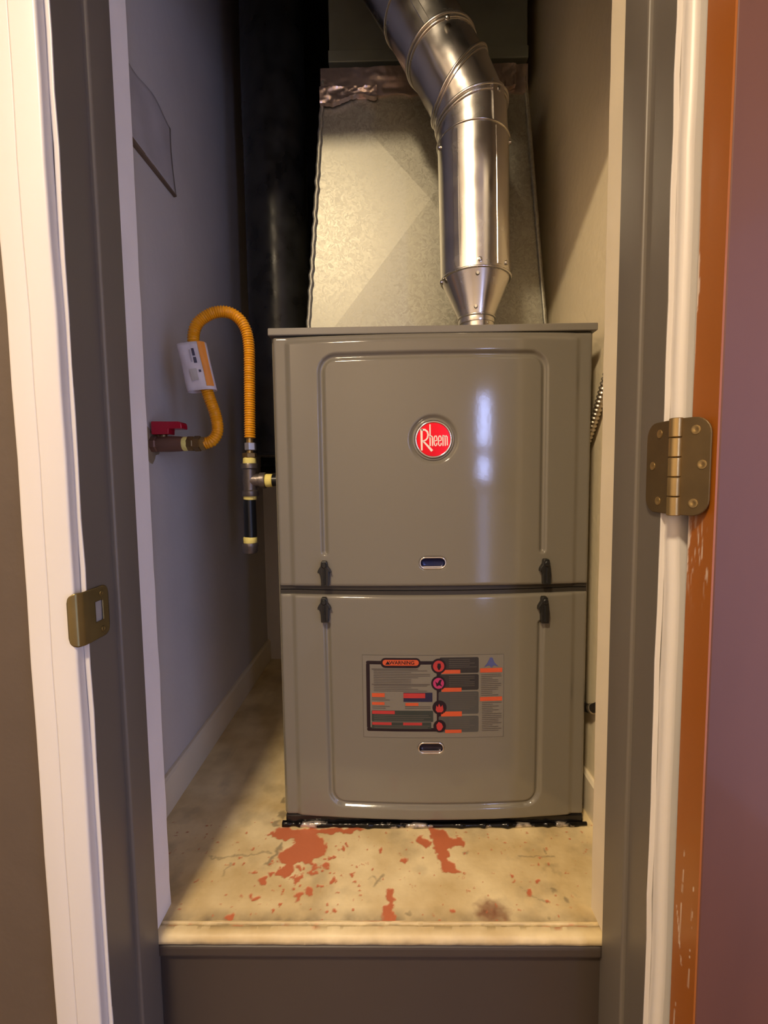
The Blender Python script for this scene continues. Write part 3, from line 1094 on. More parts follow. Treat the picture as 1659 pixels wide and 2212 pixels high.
def E(cx, cy):
    """emblem drawing units (rim radius 375 about 825, 790) to metres"""
    return (ex + (cx - 825) * 0.0288 / 390, Z(eh) - (cy - 790) * 0.0288 / 390)


s_ = 0.0288 / 390
ly = ey - 0.0014
letter('letter', [([E(560, 560), E(562, 800), E(565, 1030)], [50 * s_, 44 * s_, 36 * s_], False),
                  ([E(560, 575), E(640, 578), E(690, 620), E(706, 690), E(690, 760), E(650, 805), E(590, 825)], [40 * s_, 40 * s_, 38 * s_, 36 * s_, 34 * s_, 34 * s_, 30 * s_], False),
                  ([E(600, 830), E(690, 925), E(795, 1045)], [34 * s_, 42 * s_, 56 * s_], False)], ly)
letter('letter', [([E(748, 460), E(750, 935)], 28 * s_, False), ([E(750, 740), E(775, 712), E(800, 730), E(803, 935)], 27 * s_, False)], ly)
for c in (870, 965):
    letter('letter', [([E(c - 28, 825), E(c + 30, 815), E(c + 30, 760), E(c + 15, 715), E(c - 12, 715), E(c - 30, 760), E(c - 32, 850), E(c - 24, 910), E(c, 932), E(c + 24, 915), E(c + 30, 870)], 24 * s_, False)], ly)
letter('letter', [([E(1033, 700), E(1035, 935)], 25 * s_, False), ([E(1035, 735), E(1058, 712), E(1080, 730), E(1084, 935)], 24 * s_, False),
                  ([E(1084, 735), E(1105, 712), E(1126, 735), E(1130, 925)], 24 * s_, False)], ly)


# ------------------------------------------------------------------ finger pulls
def finger_pull(c, m):
    o = empty('finger_pull', (FX + c[0], 0.77, Z(c[1])))
    o.parent = fur
    o.location = Vector((FX + c[0], 0.77, Z(c[1]))) - fur.location
    hl, r = 0.0122, 0.0092
    x0, h0 = FX + c[0], c[1]
    out = []
    for t in np.linspace(-math.pi / 2, math.pi / 2, 13):
        out.append((hl + r * math.cos(t), r * math.sin(t)))
    for t in np.linspace(math.pi / 2, 1.5 * math.pi, 13):
        out.append((-hl + r * math.cos(t), r * math.sin(t)))
    ysf = FY - (0.0270 if c is PULL_UP else 0.0270)
    pts = [Vector((x0 + a, ysf + 0.0005, Z(h0 + b))) for a, b in out]
    ring_tube('rim', pts, 0.0015, M['chrome'], o, 8)
    # dished cup
    v, f = [], []
    n = len(out)
    for sc, dy in ((1.0, 0.001), (0.86, 0.005), (0.55, 0.0062)):
        for a, b in out:
            v.append((x0 + a * (1 - (1 - sc) * 0.5), ysf + dy, Z(h0 + b * sc)))
    for q in range(2):
        for k in range(n):
            j = (k + 1) % n
            f.append((q * n + k, (q + 1) * n + k, (q + 1) * n + j, q * n + j))
    f.append(tuple(2 * n + k for k in range(n))[::-1])
    mesh('cup', v, f, m, o, smooth=True)
    ledge = extrude_y('ledge', [(x0 - hl - 0.002, Z(h0 - 0.0078)), (x0 + hl + 0.002, Z(h0 - 0.0078)), (x0 + hl + 0.006, Z(h0 - 0.0050)), (x0 - hl - 0.006, Z(h0 - 0.0050))],
                      ysf + 0.0035, ysf - 0.0002, M['chrome'], o, 0.0005, 1)
    return o


tag(finger_pull(PULL_UP, M['pull_reflect']), 'pill shaped finger pull with a painted blue reflection and chrome rim')
tag(finger_pull(PULL_LO, M['dark_pull']), 'pill shaped dark finger pull with chrome rim')


# ------------------------------------------------------------------ black latches across the seam
def latch(x, h0, h1, flip, wing_left, wing_right):
    L_ = h1 - h0
    hc = (h0 + h1) / 2
    up = [(-0.0050, 0.44), (-0.0035, 0.485), (0.0035, 0.485), (0.0050, 0.44), (0.0060, 0.27)]
    if wing_right:
        up += [(0.0100, 0.17), (0.0120, 0.06), (0.0112, 0.02), (0.0082, 0.08)]
    up += [(0.0082, -0.1), (0.0072, -0.48), (-0.0052, -0.48), (-0.0058, -0.05)]
    if wing_left:
        up += [(-0.0088, 0.04), (-0.0108, 0.02), (-0.0105, 0.12), (-0.0080, 0.22)]
    up += [(-0.0056, 0.30)]
    out = [(x + a, Z(hc + b * L_)) for a, b in up]
    ys = float(surf(x, hc))
    o = empty('latch', (x, ys, Z(hc)))
    o.parent = fur
    o.location = Vector((x, ys, Z(hc))) - fur.location
    extrude_y('body', out, ys + 0.003, ys - 0.010, M['black_plastic'], o, 0.0018, 2)
    lathe('knob', (x + 0.0005, ys - 0.009, Z(hc + 0.33 * L_)), (0, -1, 0), [(0.0048, 0), (0.0046, 0.003), (0.0030, 0.0045)], M['black_plastic'], o, 18)
    extrude_y('rib', [(x - 0.0012, Z(hc - 0.42 * L_)), (x + 0.0022, Z(hc - 0.42 * L_)), (x + 0.0022, Z(hc + 0.2 * L_)), (x - 0.0012, Z(hc + 0.2 * L_))],
              ys - 0.009, ys - 0.0125, M['black_plastic'], o, 0.001, 1)
    return o


latch(-0.1135, 0.440, 0.484, False, True, True)
latch(-0.1150, 0.378, 0.4215, False, True, True)
latch(0.2570, 0.440, 0.484, False, True, False)
latch(0.2550, 0.374, 0.4205, False, True, False)


# ------------------------------------------------------------------ warning label on the lower door
def LX(c):
    return -0.0515 + (c - 115) * (0.2395 / 1425)


def LH(c):
    return 0.321 - (c - 92) * (0.145 / 835)


lab = empty('warning_label', (LX(827), 0.765, Z(LH(508))))
lab.parent = fur
lab.location = Vector((LX(827), 0.765, Z(LH(508)))) - fur.location
tag(lab, 'printed warning label with black frame and orange headings')


def columns(name, xs, top, bot, m, lay):
    """thin film following the curved door: per column a top and a bottom height"""
    off = 0.0003 + 0.00022 * lay
    v, f = [], []
    for x, t_, b_ in zip(xs, top, bot):
        y = float(surf(x, (t_ + b_) / 2, off))
        v += [(x, y, Z(t_)), (x, y, Z(b_))]
    for i in range(len(xs) - 1):
        f.append((2 * i, 2 * i + 1, 2 * i + 3, 2 * i + 2))
    return mesh(name, v, f, m, lab)


def rrect(name, a, b, c, d, m, lay, r=0):
    """rounded rectangle in label drawing units: left, top, right, bottom"""
    xs = sorted(set(np.linspace(a, c, max(2, int((c - a) / 22) + 1)).tolist() + ([a + r * (1 - math.cos(t)) for t in np.linspace(0, math.pi / 2, 6)] + [c - r * (1 - math.cos(t)) for t in np.linspace(0, math.pi / 2, 6)] if r else [])))
    T, B = [], []
    for x in xs:
        e = min(x - a, c - x)
        cut = r - math.sqrt(max(0, r * r - (r - e) ** 2)) if e < r else 0
        T.append(LH(b + cut))
        B.append(LH(d - cut))
    return columns(name, [LX(x) for x in xs], T, B, m, lay)


def disc(name, cx, cy, r, m, lay):
    xs = [cx - r * math.cos(t) for t in np.linspace(0, math.pi, 17)]
    T = [LH(cy - math.sqrt(max(0, r * r - (x - cx) ** 2))) for x in xs]
    B = [LH(cy + math.sqrt(max(0, r * r - (x - cx) ** 2))) for x in xs]
    return columns(name, [LX(x) for x in xs], T, B, m, lay)


rrect('outline', 111, 88, 1544, 929, M['p_line'], 0)
rrect('film', 116, 93, 1539, 924, M['p_film'], 1)
# frame bars
rrect('frame_bar', 150, 178, 186, 825, M['p_black'], 3)
rrect('frame_bar', 150, 148, 870, 182, M['p_black'], 2, 17)
rrect('frame_bar', 150, 825, 900, 862, M['p_black'], 2, 18)
rrect('frame_bar', 862, 190, 905, 830, M['p_black'], 2)
# heading
rrect('heading', 298, 116, 702, 216, M['p_black'], 4, 48)
rrect('heading_fill', 318, 134, 682, 192, M['p_orange'], 5, 28)
# coloured panels
for a, b, c, d, mm, r in ((890, 112, 1285, 268, 'p_char', 16), (890, 282, 1285, 440, 'p_char', 16), (880, 456, 1285, 682, 'p_grey', 16), (880, 704, 1285, 868, 'p_grey', 16),
                          (525, 465, 818, 558, 'p_navy', 0), (200, 648, 825, 762, 'p_teal', 10), (200, 768, 805, 836, 'p_teal', 0)):
    rrect('panel', a, b, c, d, M[mm], 3, r)
for a, b, c, d, mm in ((912, 236, 1100, 274, 'p_orange'), (912, 416, 1112, 456, 'p_orange'), (905, 656, 1116, 706, 'p_orange'), (945, 842, 1112, 876, 'p_orange'),
                       (205, 472, 335, 512, 'p_orange'), (205, 563, 332, 592, 'p_orange'), (525, 470, 745, 520, 'p_red'), (545, 568, 676, 598, 'p_orange'),
                       (205, 650, 435, 684, 'p_red'), (205, 769, 402, 796, 'p_red'), (520, 769, 712, 796, 'p_red'),
                       (1300, 225, 1525, 268, 'p_orange'), (1300, 515, 1525, 556, 'p_orange')):
    rrect('tab', a, b, c, d, M[mm], 4)
for cx, cy, r, mm in ((882, 198, 76, 'p_red'), (880, 370, 74, 'p_magenta'), (890, 615, 72, 'p_black'), (890, 805, 64, 'p_black')):
    disc('symbol_ring', cx, cy, r, M['p_black'], 4)
    disc('symbol', cx, cy, r * 0.74, M[mm], 5)


def shape(name, pts, m, lay):
    off = 0.0003 + 0.00022 * lay
    v = [(LX(a), float(surf(LX(a), LH(b), off)), Z(LH(b))) for a, b in pts]
    return mesh(name, v, [tuple(range(len(v)))[::-1]], m, lab)


shape('flame', [(850, 640), (858, 590), (872, 612), (884, 575), (900, 610), (920, 588), (930, 640), (912, 662), (868, 662)], M['p_red'], 6)
shape('flame', [(862, 830), (856, 790), (880, 760), (910, 775), (925, 810), (905, 845), (880, 850)], M['p_red'], 6)
shape('figure', [(872, 170), (900, 170), (906, 205), (892, 235), (878, 235), (866, 205)], M['p_black'], 6)
shape('figure', [(845, 345), (868, 370), (890, 335), (915, 330), (900, 372), (918, 400), (885, 388), (862, 402)], M['p_black'], 6)
shape('logo', [(1340, 214), (1375, 170), (1400, 120), (1425, 120), (1445, 170), (1488, 214), (1440, 196), (1412, 222), (1390, 196)], M['p_blue'], 4)

# lines of small print
lv, lf = [], []


def small_line(a, b, c, d, lay=3):
    off = 0.0003 + 0.00022 * lay
    xs = np.linspace(a, c, max(2, int((c - a) / 30) + 1))
    for i, x in enumerate(xs):
        y = float(surf(LX(x), LH((b + d) / 2), off))
        lv.append((LX(x), y, Z(LH(b))))
        lv.append((LX(x), y, Z(LH(d))))
        if i:
            k = len(lv) - 4
            lf.append((k, k + 1, k + 3, k + 2))


rg = random.Random(4)
for k, yy in enumerate(range(225, 460, 17)):
    small_line(205 if k in (0, 9) else 225, yy, 205 + rg.choice((400, 470, 560, 590)), yy + (11 if k in (0, 9) else 7))
for yy in (520, 538, 604, 622):
    small_line(205, yy, 205 + rg.choice((180, 140, 280)), yy + 7)
    if yy > 600:
        small_line(540, yy, 800, yy + 7)
for y0, y1, xa, xb in ((285, 500, 1310, 1515), (570, 860, 1320, 1520)):
    for yy in range(y0, y1, 19):
        small_line(xa, yy, xb - rg.choice((0, 30, 90)), yy + 7)
tag(mesh('small_print', lv, lf, M['p_text'], lab), kind='stuff')
lv, lf = [], []
for y0, y1, xa, xb in ((130, 225, 985, 1265), (300, 405, 985, 1265), (475, 645, 995, 1265), (722, 835, 985, 1265), (694, 755, 225, 800), (802, 830, 225, 790)):
    for yy in range(y0, y1, 19):
        small_line(xa, yy, xb - rg.choice((0, 20, 70)), yy + 5, 4)
tag(mesh('panel_print', lv, lf, M['p_line'], lab), kind='stuff')


def text_mesh(name, txt, x, h, size, m, parent, offs, sx=1.0):
    cu = bpy.data.curves.new(name, 'FONT')
    cu.body = txt
    cu.size = size
    cu.align_x = 'CENTER'
    cu.align_y = 'CENTER'
    cu.offset = size * 0.012
    ob = bpy.data.objects.new(name, cu)
    COL.objects.link(ob)
    dg = bpy.context.evaluated_depsgraph_get()
    me = ob.evaluated_get(dg).to_mesh()
    v = [(x + p.co.x * sx, 0, h + p.co.y) for p in me.vertices]
    f = [tuple(p.vertices) for p in me.polygons]
    ob.evaluated_get(dg).to_mesh_clear()
    bpy.data.objects.remove(ob)
    v = [(a, float(surf(a, c, offs)), Z(c)) for a, _, c in v]
    return mesh(name, v, f, m, parent)


tag(text_mesh('lettering', 'WARNING', LX(512), LH(164), 0.0088, M['p_black'], lab, 0.0018, 1.0), 'word WARNING in dark capitals')
shape('triangle', [(345, 182), (370, 145), (395, 182)], M['p_black'], 6)

# ================================================================== SUPPLY PLENUM on the furnace
ple = empty('supply_plenum', (0.08, 1.25, Z(FH)))
tag(ple, 'tapered galvanised sheet metal plenum on top of the furnace', 'duct')
PB, PT = FH, 1.448
yf, yb = 1.03, 1.46
bl, br, tl, tr = -0.182, 0.343, -0.131, 0.2865


def px_(side, h):
    t = (h - PB) / (PT - PB)
    return (bl + (tl - bl) * t) if side < 0 else (br + (tr - br) * t)


C0 = (0.090, yf - 0.007, Z(1.205))
tq, bq = [(-0.050, yf, Z(PT)), (0.205, yf, Z(PT))], [(-0.140, yf, Z(PB)), (0.300, yf, Z(PB))]
v = [(bl, yf, Z(PB)), (br, yf, Z(PB)), (tr, yf, Z(PT)), (tl, yf, Z(PT)), bq[0], bq[1], tq[1], tq[0], C0]
f = [(0, 4, 8, 7, 3), (4, 5, 8), (5, 1, 2, 6, 8), (6, 7, 8)]
f = [(0, 4, 8), (0, 8, 3), (3, 8, 7), (4, 5, 8), (5, 1, 8), (1, 2, 8), (2, 6, 8), (6, 7, 8)]
nb = len(v)
v += [(bl, yb, Z(PB)), (br, yb, Z(PB)), (tr, yb, Z(PT)), (tl, yb, Z(PT))]
f += [(0, 3, nb + 3, nb), (1, nb + 1, nb + 2, 2), (nb, nb + 3, nb + 2, nb + 1), (3, 7, 6, 2, nb + 2, nb + 3), (0, nb, nb + 1, 1, 5, 4)]
mesh('body', v, f, M['galv'], ple)
# folded seams with hammered ripples down the corners
for side in (-1, 1):
    sv, sf = [], []
    nn = 90
    for i in range(nn + 1):
        h = PB + 0.002 + (PT - PB - 0.004) * i / nn
        x = px_(side, h)
        wv = (0.0011 if side < 0 else 0.0004) * math.sin(i * 1.25) * vnoise(np.array([i * 0.21]), np.array([side * 3.0 + 5]), 8)[0] * 1.6
        for dx, dy in ((-0.003, 0.004), (-0.0045, -0.003), (0.0, -0.0055), (0.0045, -0.003), (0.003, 0.004)):
            sv.append((x + dx * (1 if side < 0 else 1) + wv, yf + dy - abs(wv), Z(h)))
    for i in range(nn):
        for k in range(5):
            j = (k + 1) % 5
            sf.append((i * 5 + k, i * 5 + j, (i + 1) * 5 + j, (i + 1) * 5 + k))
    sf.append((4, 3, 2, 1, 0))
    sf.append(tuple(nn * 5 + k for k in range(5)))
    mesh('corner_seam', sv, sf, M['galv'], ple, smooth=True)


def crumple(name, x0, x1, h0, h1, y, amp, seed, m, parent, nx=70, nh=16, skew=0.0, edge=0.006):
    """strip of foil tape, wrinkled, thick enough to have two sides"""
    xs = np.linspace(x0, x1, nx)
    hs = np.linspace(0, 1, nh)
    Xg, Tg = np.meshgrid(xs, hs)
    lowe = h0 + edge * (fbm(Xg * 40, Xg * 0 + 2, seed) - 0.5) * 2 + skew * (Xg - x0) / (x1 - x0)
    Hg = lowe + (h1 - lowe) * Tg
    rid = np.abs(fbm(Xg * 55, Hg * 70, seed + 3) - 0.5) * 2
    big = fbm(Xg * 16, Hg * 30, seed + 6)
    Yg = y - 0.0015 - amp * (1 - rid) * 0.45 - amp * big
    v = np.stack([Xg, Yg, Hg + P], -1).reshape(-1, 3)
    vb = v.copy()
    vb[:, 1] = y + 0.001
    idx = np.arange(nx * nh).reshape(nh, nx)
    f = np.stack([idx[:-1, :-1], idx[:-1, 1:], idx[1:, 1:], idx[1:, :-1]], -1).reshape(-1, 4)
    fb = f[:, ::-1] + nx * nh
    N_ = nx * nh
    fs = []
    rim = idx[0, :].tolist() + idx[1:, -1].tolist() + idx[-1, -2::-1].tolist() + idx[-2:0:-1, 0].tolist()
    for a, b in zip(rim, rim[1:] + rim[:1]):
        fs.append((b, a, a + N_, b + N_))
    return mesh(name, np.vstack([v, vb]), f.tolist() + fb.tolist() + fs, m, parent, smooth=True, auto=50)


t_l = crumple('foil_tape', -0.137, 0.10, 1.405, 1.470, yf, 0.0045, 3, M['foil'], ple, 90, 18, 0.012)
tag(t_l, 'wrinkled foil tape across the plenum top')
crumple('foil_tape', 0.09, 0.292, 1.415, 1.468, yf, 0.004, 12, M['foil'], ple, 80, 18)
crumple('foil_tape', -0.138, -0.02, 1.398, 1.425, yf - 0.006, 0.009, 21, M['foil'], ple, 60, 12, 0.010, 0.01)
crumple('foil_tape', 0.215, 0.265, 1.418, 1.462, yf - 0.006, 0.010, 31, M['foil'], ple, 40, 16, 0.0, 0.01)

# flexible black collar and the trunk duct above
box('canvas_collar', -0.112, 0.272, 1.175, yb - 0.01, Z(PT), Z(1.584), M['canvas'], ple, 0.004)
tru = empty('trunk_duct', (0.09, 1.30, Z(1.62)))
tag(tru, 'dark rectangular trunk duct rising above the plenum', 'duct')
box('body', -0.1325, 0.327, 1.155, 1.50, Z(1.60), CLOSET_CEIL, M['trunk'], tru, 0.002)
box('bottom_flange', -0.1345, 0.329, 1.150, 1.502, Z(1.585), Z(1.612), M['trunk'], tru, 0.002)

# ================================================================== FLUE PIPE
flu = empty('flue_pipe', (0.160, 0.862, Z(FH)))
tag(flu, 'shiny round metal flue pipe with adjustable elbow above the furnace', 'pipe')
FXc, FYc, PR = 0.155, 0.864, 0.0615
lathe('outlet_collar', (0.159, FYc, Z(FH)), (0, 0, 1), [(0.034, 0), (0.034, 0.004), (0.0300, 0.005), (0.0300, 0.040)], M['pipe'], flu, 48)
lathe('reducer', (0.158, FYc, Z(FH + 0.026)), (-0.02, 0, 1), [(0.0318, 0), (0.0325, 0.004), (0.0318, 0.009), (0.0318, 0.012), (0.0590, 0.074), (0.0605, 0.078), (0.0605, 0.105)], M['pipe'], flu, 64)
ring_tube('bead', [Vector((0.158 + 0.0322 * math.cos(t), FYc + 0.0322 * math.sin(t), Z(FH + 0.036))) for t in np.linspace(0, 2 * math.pi, 40, endpoint=False)], 0.002, M['pipe'], flu, 8)
ring_tube('bead', [Vector((0.1562 + 0.0612 * math.cos(t), FYc + 0.0612 * math.sin(t), Z(FH + 0.103))) for t in np.linspace(0, 2 * math.pi, 64, endpoint=False)], 0.0022, M['pipe'], flu, 8)

ST = [  # point on the axis, normal of the joint plane
    (Vector((0.1555, 0.864, Z(0.972))), Vector((0, 0, 1))),
    (Vector((0.1510, 0.864, Z(1.203))), Vector((0.0, 0, 1))),
    (Vector((0.1480, 0.864, Z(1.250))), Vector((-0.28, 0.06, 1))),
    (Vector((0.1270, 0.868, Z(1.300))), Vector((-1.05, 0.05, 1))),
    (Vector((0.0960, 0.876, Z(1.362))), Vector((-0.33, 0.2, 1))),
    (Vector((0.0540, 0.890, Z(1.445))), Vector((-0.46, 0.2, 1))),
    (Vector((-0.170, 1.000, Z(1.90))), Vector((-0.46, 0.2, 1))),
]
NPIPE = 72


def cyl_ring(axis, c, nrm, r):
    a, e1, e2 = frame_of(axis)
    nrm = nrm.normalized()
    out = []
    for k in range(NPIPE):
        t = 2 * math.pi * k / NPIPE
        q = c + (e1 * math.cos(t) + e2 * math.sin(t)) * r
        out.append(q + a * ((c - q).dot(nrm) / a.dot(nrm)))
    return out


names = ['pipe_section', 'elbow_gore', 'elbow_gore', 'elbow_gore', 'pipe_section', 'pipe_section']
for i in range(6):
    (p0, n0), (p1, n1) = ST[i], ST[i + 1]
    ax = (p1 - p0).normalized()
    r0 = PR - (0.0008 if i % 2 else 0.0)
    ra, rb = cyl_ring(ax, p0, n0, r0), cyl_ring(ax, p1, n1, r0)
    steps = 14
    vv, ff = [], []
    rng = np.random.default_rng(i + 40)
    for s in range(steps + 1):
        t = s / steps
        for k in range(NPIPE):
            q = ra[k].lerp(rb[k], t)
            c = p0.lerp(p1, t)
            d = (q - c)
            d -= ax * d.dot(ax)
            dent = 0.0011 * (vnoise(np.array([k * 0.22 + i * 7.0]), np.array([t * 3.0 + i]), 60)[0] - 0.5)
            vv.append(tuple(q + d.normalized() * dent))
    for s in range(steps):
        for k in range(NPIPE):
            j = (k + 1) % NPIPE
            ff.append((s * NPIPE + k, s * NPIPE + j, (s + 1) * NPIPE + j, (s + 1) * NPIPE + k))
    ff.append(tuple(range(NPIPE))[::-1])
    ff.append(tuple(steps * NPIPE + k for k in range(NPIPE)))
    mesh(names[i], vv, ff, M['pipe'], flu, smooth=True, auto=50)
    if i < 5:
        ring_tube('joint_bead', cyl_ring(ax, p1, n1, PR + 0.0008), 0.0028 if i in (1, 2, 3) else 0.0014, M['pipe'], flu, 8)
        if i in (1, 2, 3):
            off = ax * 0.007
            ring_tube('joint_bead', cyl_ring(ax, p1 - off, n1, PR + 0.0004), 0.0016, M['pipe'], flu, 8)
# lengthwise lock seams
a, e1, e2 = frame_of((0, 0, 1))
for (i, th) in ((0, -1.02), (0, -2.25), (4, -2.0), (5, -2.0)):
    (p0, n0), (p1, n1) = ST[i], ST[i + 1]
    ax = (p1 - p0).normalized()
    dirv = Vector((math.cos(th), math.sin(th), 0))
    dirv = (dirv - ax * dirv.dot(ax)).normalized()
    side = ax.cross(dirv)
    q0, q1 = p0 + ax * 0.006 + dirv * (PR - 0.0006), p1 - ax * 0.006 + dirv * (PR - 0.0006)
    vv = []
    for q in (q0, q1):
        for du, dn in ((-0.006, -0.0006), (-0.0045, 0.0011), (0.0045, 0.0011), (0.006, -0.0006)):
            vv.append(tuple(q + side * du + dirv * dn))
    mesh('lock_seam', vv, [(0, 1, 5, 4), (1, 2, 6, 5), (2, 3, 7, 6), (3, 0, 4, 7), (3, 2, 1, 0), (4, 5, 6, 7)], M['pipe'], flu)


# strap tab on the elbow foot and the sheet metal screws
def pipe_screw(c, axis_pt, ax):
    d = Vector(c) - Vector(axis_pt)
    d -= ax * d.dot(ax)
    d.normalize()
    lathe('screw', Vector(axis_pt) + ax * (Vector(c) - Vector(axis_pt)).dot(ax) + d * (PR - 0.001), d,
          [(0.0046, 0), (0.0046, 0.0016), (0.0036, 0.0018), (0.0034, 0.0042), (0.002, 0.005)], M['pipe_dull'], flu, 12)


zax = Vector((0, 0, 1))
for th, h in ((-1.62, 0.982), (-0.75, 0.984), (-2.95, 0.966), (-0.25, 1.196), (-2.9, 1.19)):
    c = Vector((0.155 + math.cos(th), 0.864 + math.sin(th), Z(h)))
    pipe_screw(c, (0.1553 if h < 1.1 else 0.1512, 0.864, Z(h)), zax)
ax5 = (ST[6][0] - ST[5][0]).normalized()
pipe_screw(ST[5][0] + ax5 * 0.012 + Vector((0.0, -1, 0.1)), ST[5][0] + ax5 * 0.012, ax5)
for th, h, r_ in ((-1.7, FH + 0.092, 0.0605), (-1.75, FH + 0.046, 0.038), (-1.0, FH + 0.022, 0.030)):
    d = Vector((math.cos(th), math.sin(th), 0))
    lathe('screw', Vector((0.157, FYc, Z(h))) + d * (r_ - 0.001), d, [(0.0035, 0), (0.0035, 0.0014), (0.0026, 0.003)], M['pipe_dull'], flu, 12)
# flat strap riveted over the elbow foot
sv, sf = [], []
pa = Vector((0.1508, 0.864, 0))
for i in range(9):
    th = -1.18 + 0.42 * i / 8
    d = Vector((math.cos(th), math.sin(th), 0))
    for h in (1.204, 1.268):
        for rr in (PR - 0.001, PR + 0.0018):
            sv.append(tuple(Vector((pa.x - (0.002 if h > 1.25 else 0), pa.y, Z(h))) + d * rr))
for i in range(8):
    a, b = i * 4, (i + 1) * 4
    sf += [(a + 1, b + 1, b + 3, a + 3), (a, a + 2, b + 2, b), (a, b, b + 1, a + 1), (a + 2, a + 3, b + 3, b + 2)]
sf += [(0, 1, 3, 2), (32, 34, 35, 33)]
mesh('strap', sv, sf, M['pipe'], flu, smooth=True, auto=40)
lathe('screw', Vector((0.149, 0.864, Z(1.255))) + Vector((math.cos(-0.97), math.sin(-0.97), 0)) * (PR + 0.001), (math.cos(-0.97), math.sin(-0.97), 0),
      [(0.0042, 0), (0.0040, 0.002), (0.002, 0.003)], M['pipe_dull'], flu, 12)

# ================================================================== BLACK ROUND DUCT behind the furnace
bk = empty('round_duct', (-0.280, 1.22, Z(0.68)))
tag(bk, 'large black coated round duct hanging behind the gas hose', 'duct')
nz2, nk = 60, 48
vv, ff = [], []
zs = np.linspace(Z(0.68), CLOSET_CEIL, nz2)
for i, z in enumerate(zs):
    for k in range(nk):
        t = 2 * math.pi * k / nk
        rr = 0.0775 + 0.0018 * (vnoise(np.array([k * 0.5]), np.array([i * 0.9]), 91)[0] - 0.5)
        vv.append((-0.280 + rr * math.cos(t), 1.22 + rr * math.sin(t), z))
for i in range(nz2 - 1):
    for k in range(nk):
        j = (k + 1) % nk
        ff.append((i * nk + k, i * nk + j, (i + 1) * nk + j, (i + 1) * nk + k))
ff.append(tuple(range(nk))[::-1])
ff.append(tuple((nz2 - 1) * nk + k for k in range(nk)))
mesh('body', vv, ff, M['black_duct'], bk, smooth=True, auto=50)
ring_tube('end_bead', [Vector((-0.280 + 0.0775 * math.cos(t), 1.22 + 0.0775 * math.sin(t), Z(0.6835))) for t in np.linspace(0, 2 * math.pi, 48, endpoint=False)], 0.0035, M['black_duct'], bk, 8)
# rectangular black liner behind it that closes off the gap to the back corner
ln = empty('black_liner', (-0.31, 1.45, Z(0.68)))
tag(ln, 'flat black liner board on the back wall behind the round duct', 'board')
box('board', XL + 0.002, -0.136, 1.528, 1.549, Z(0.66), CLOSET_CEIL, M['black_duct'], ln, 0.002)
box('bottom_batten', XL + 0.002, -0.136, 1.522, 1.549, Z(0.640), Z(0.66), M['canvas'], ln, 0.002)

# ================================================================== GAS VALVE on the left wall
VY, VH = 0.835, 0.6865
val = empty('gas_valve', (XL, VY, Z(VH)))
tag(val, 'bronze gas shutoff valve with red handle on the left wall', 'valve')
xax = (1, 0, 0)
lathe('inlet_end', (XL, VY, Z(VH)), xax, [(0.0150, 0), (0.0150, 0.010), (0.0138, 0.012), (0.0138, 0.016)], M['copper'], val, facets=8, smooth=20)
lathe('body', (XL + 0.012, VY, Z(VH)), xax, [(0.0128, 0), (0.0140, 0.004), (0.0142, 0.022), (0.0135, 0.040), (0.0128, 0.046)], M['copper'], val, 32)
lathe('thread_tape', (XL + 0.0575, VY, Z(VH)), xax, [(0.0122, 0), (0.0130, 0.002), (0.0124, 0.008), (0.0118, 0.010)], M['tape'], val, 28)
lathe('adapter', (XL + 0.0665, VY, Z(VH)), xax, [(0.0126, 0), (0.0138, 0.0015), (0.0138, 0.010), (0.0120, 0.012)], M['brass'], val, facets=8, smooth=20)
lathe('stem', (XL + 0.022, VY, Z(VH + 0.012)), (0, 0, 1), [(0.0066, 0), (0.0066, 0.004), (0.0045, 0.005), (0.0045, 0.008)], M['brass'], val, 20)
hd = extrude_y('handle', round_prof([(XL + 0.0065, Z(VH + 0.0165)), (XL + 0.0370, Z(VH + 0.0165)), (XL + 0.0375, Z(VH + 0.0262)), (XL + 0.0610, Z(VH + 0.0262)), (XL + 0.0605, Z(VH + 0.0385)), (XL + 0.0065, Z(VH + 0.0395))],
                                [0.002, 0.002, 0.002, 0.0015, 0.006, 0.002], 3), VY + 0.0125, VY - 0.0125, M['red'], val, 0.0022, 2)
tag(hd, 'red plastic lever handle')
# ragged escutcheon patch where the pipe leaves the wall
ev = [(XL + 0.0002, VY, Z(VH))]
ring_o = []
for k in range(28):
    t = 2 * math.pi * k / 28
    rr = 0.029 + 0.006 * math.sin(3 * t + 1) + 0.003 * math.sin(7 * t)
    ring_o.append((XL, VY + rr * math.cos(t) * 1.15, Z(VH) + rr * math.sin(t)))
ev = ring_o + [(XL + 0.0016, VY + (a[1] - VY) * 0.92, Z(VH) + (a[2] - Z(VH)) * 0.92) for a in ring_o]
ef = [tuple(range(28)), tuple(range(55, 27, -1))] + [(k, (k + 1) % 28, 28 + (k + 1) % 28, 28 + k) for k in range(28)]
mesh('wall_patch', ev, ef, mat('tan_patch', (150, 132, 104), 0.8, var=0.12, scale=50), val)

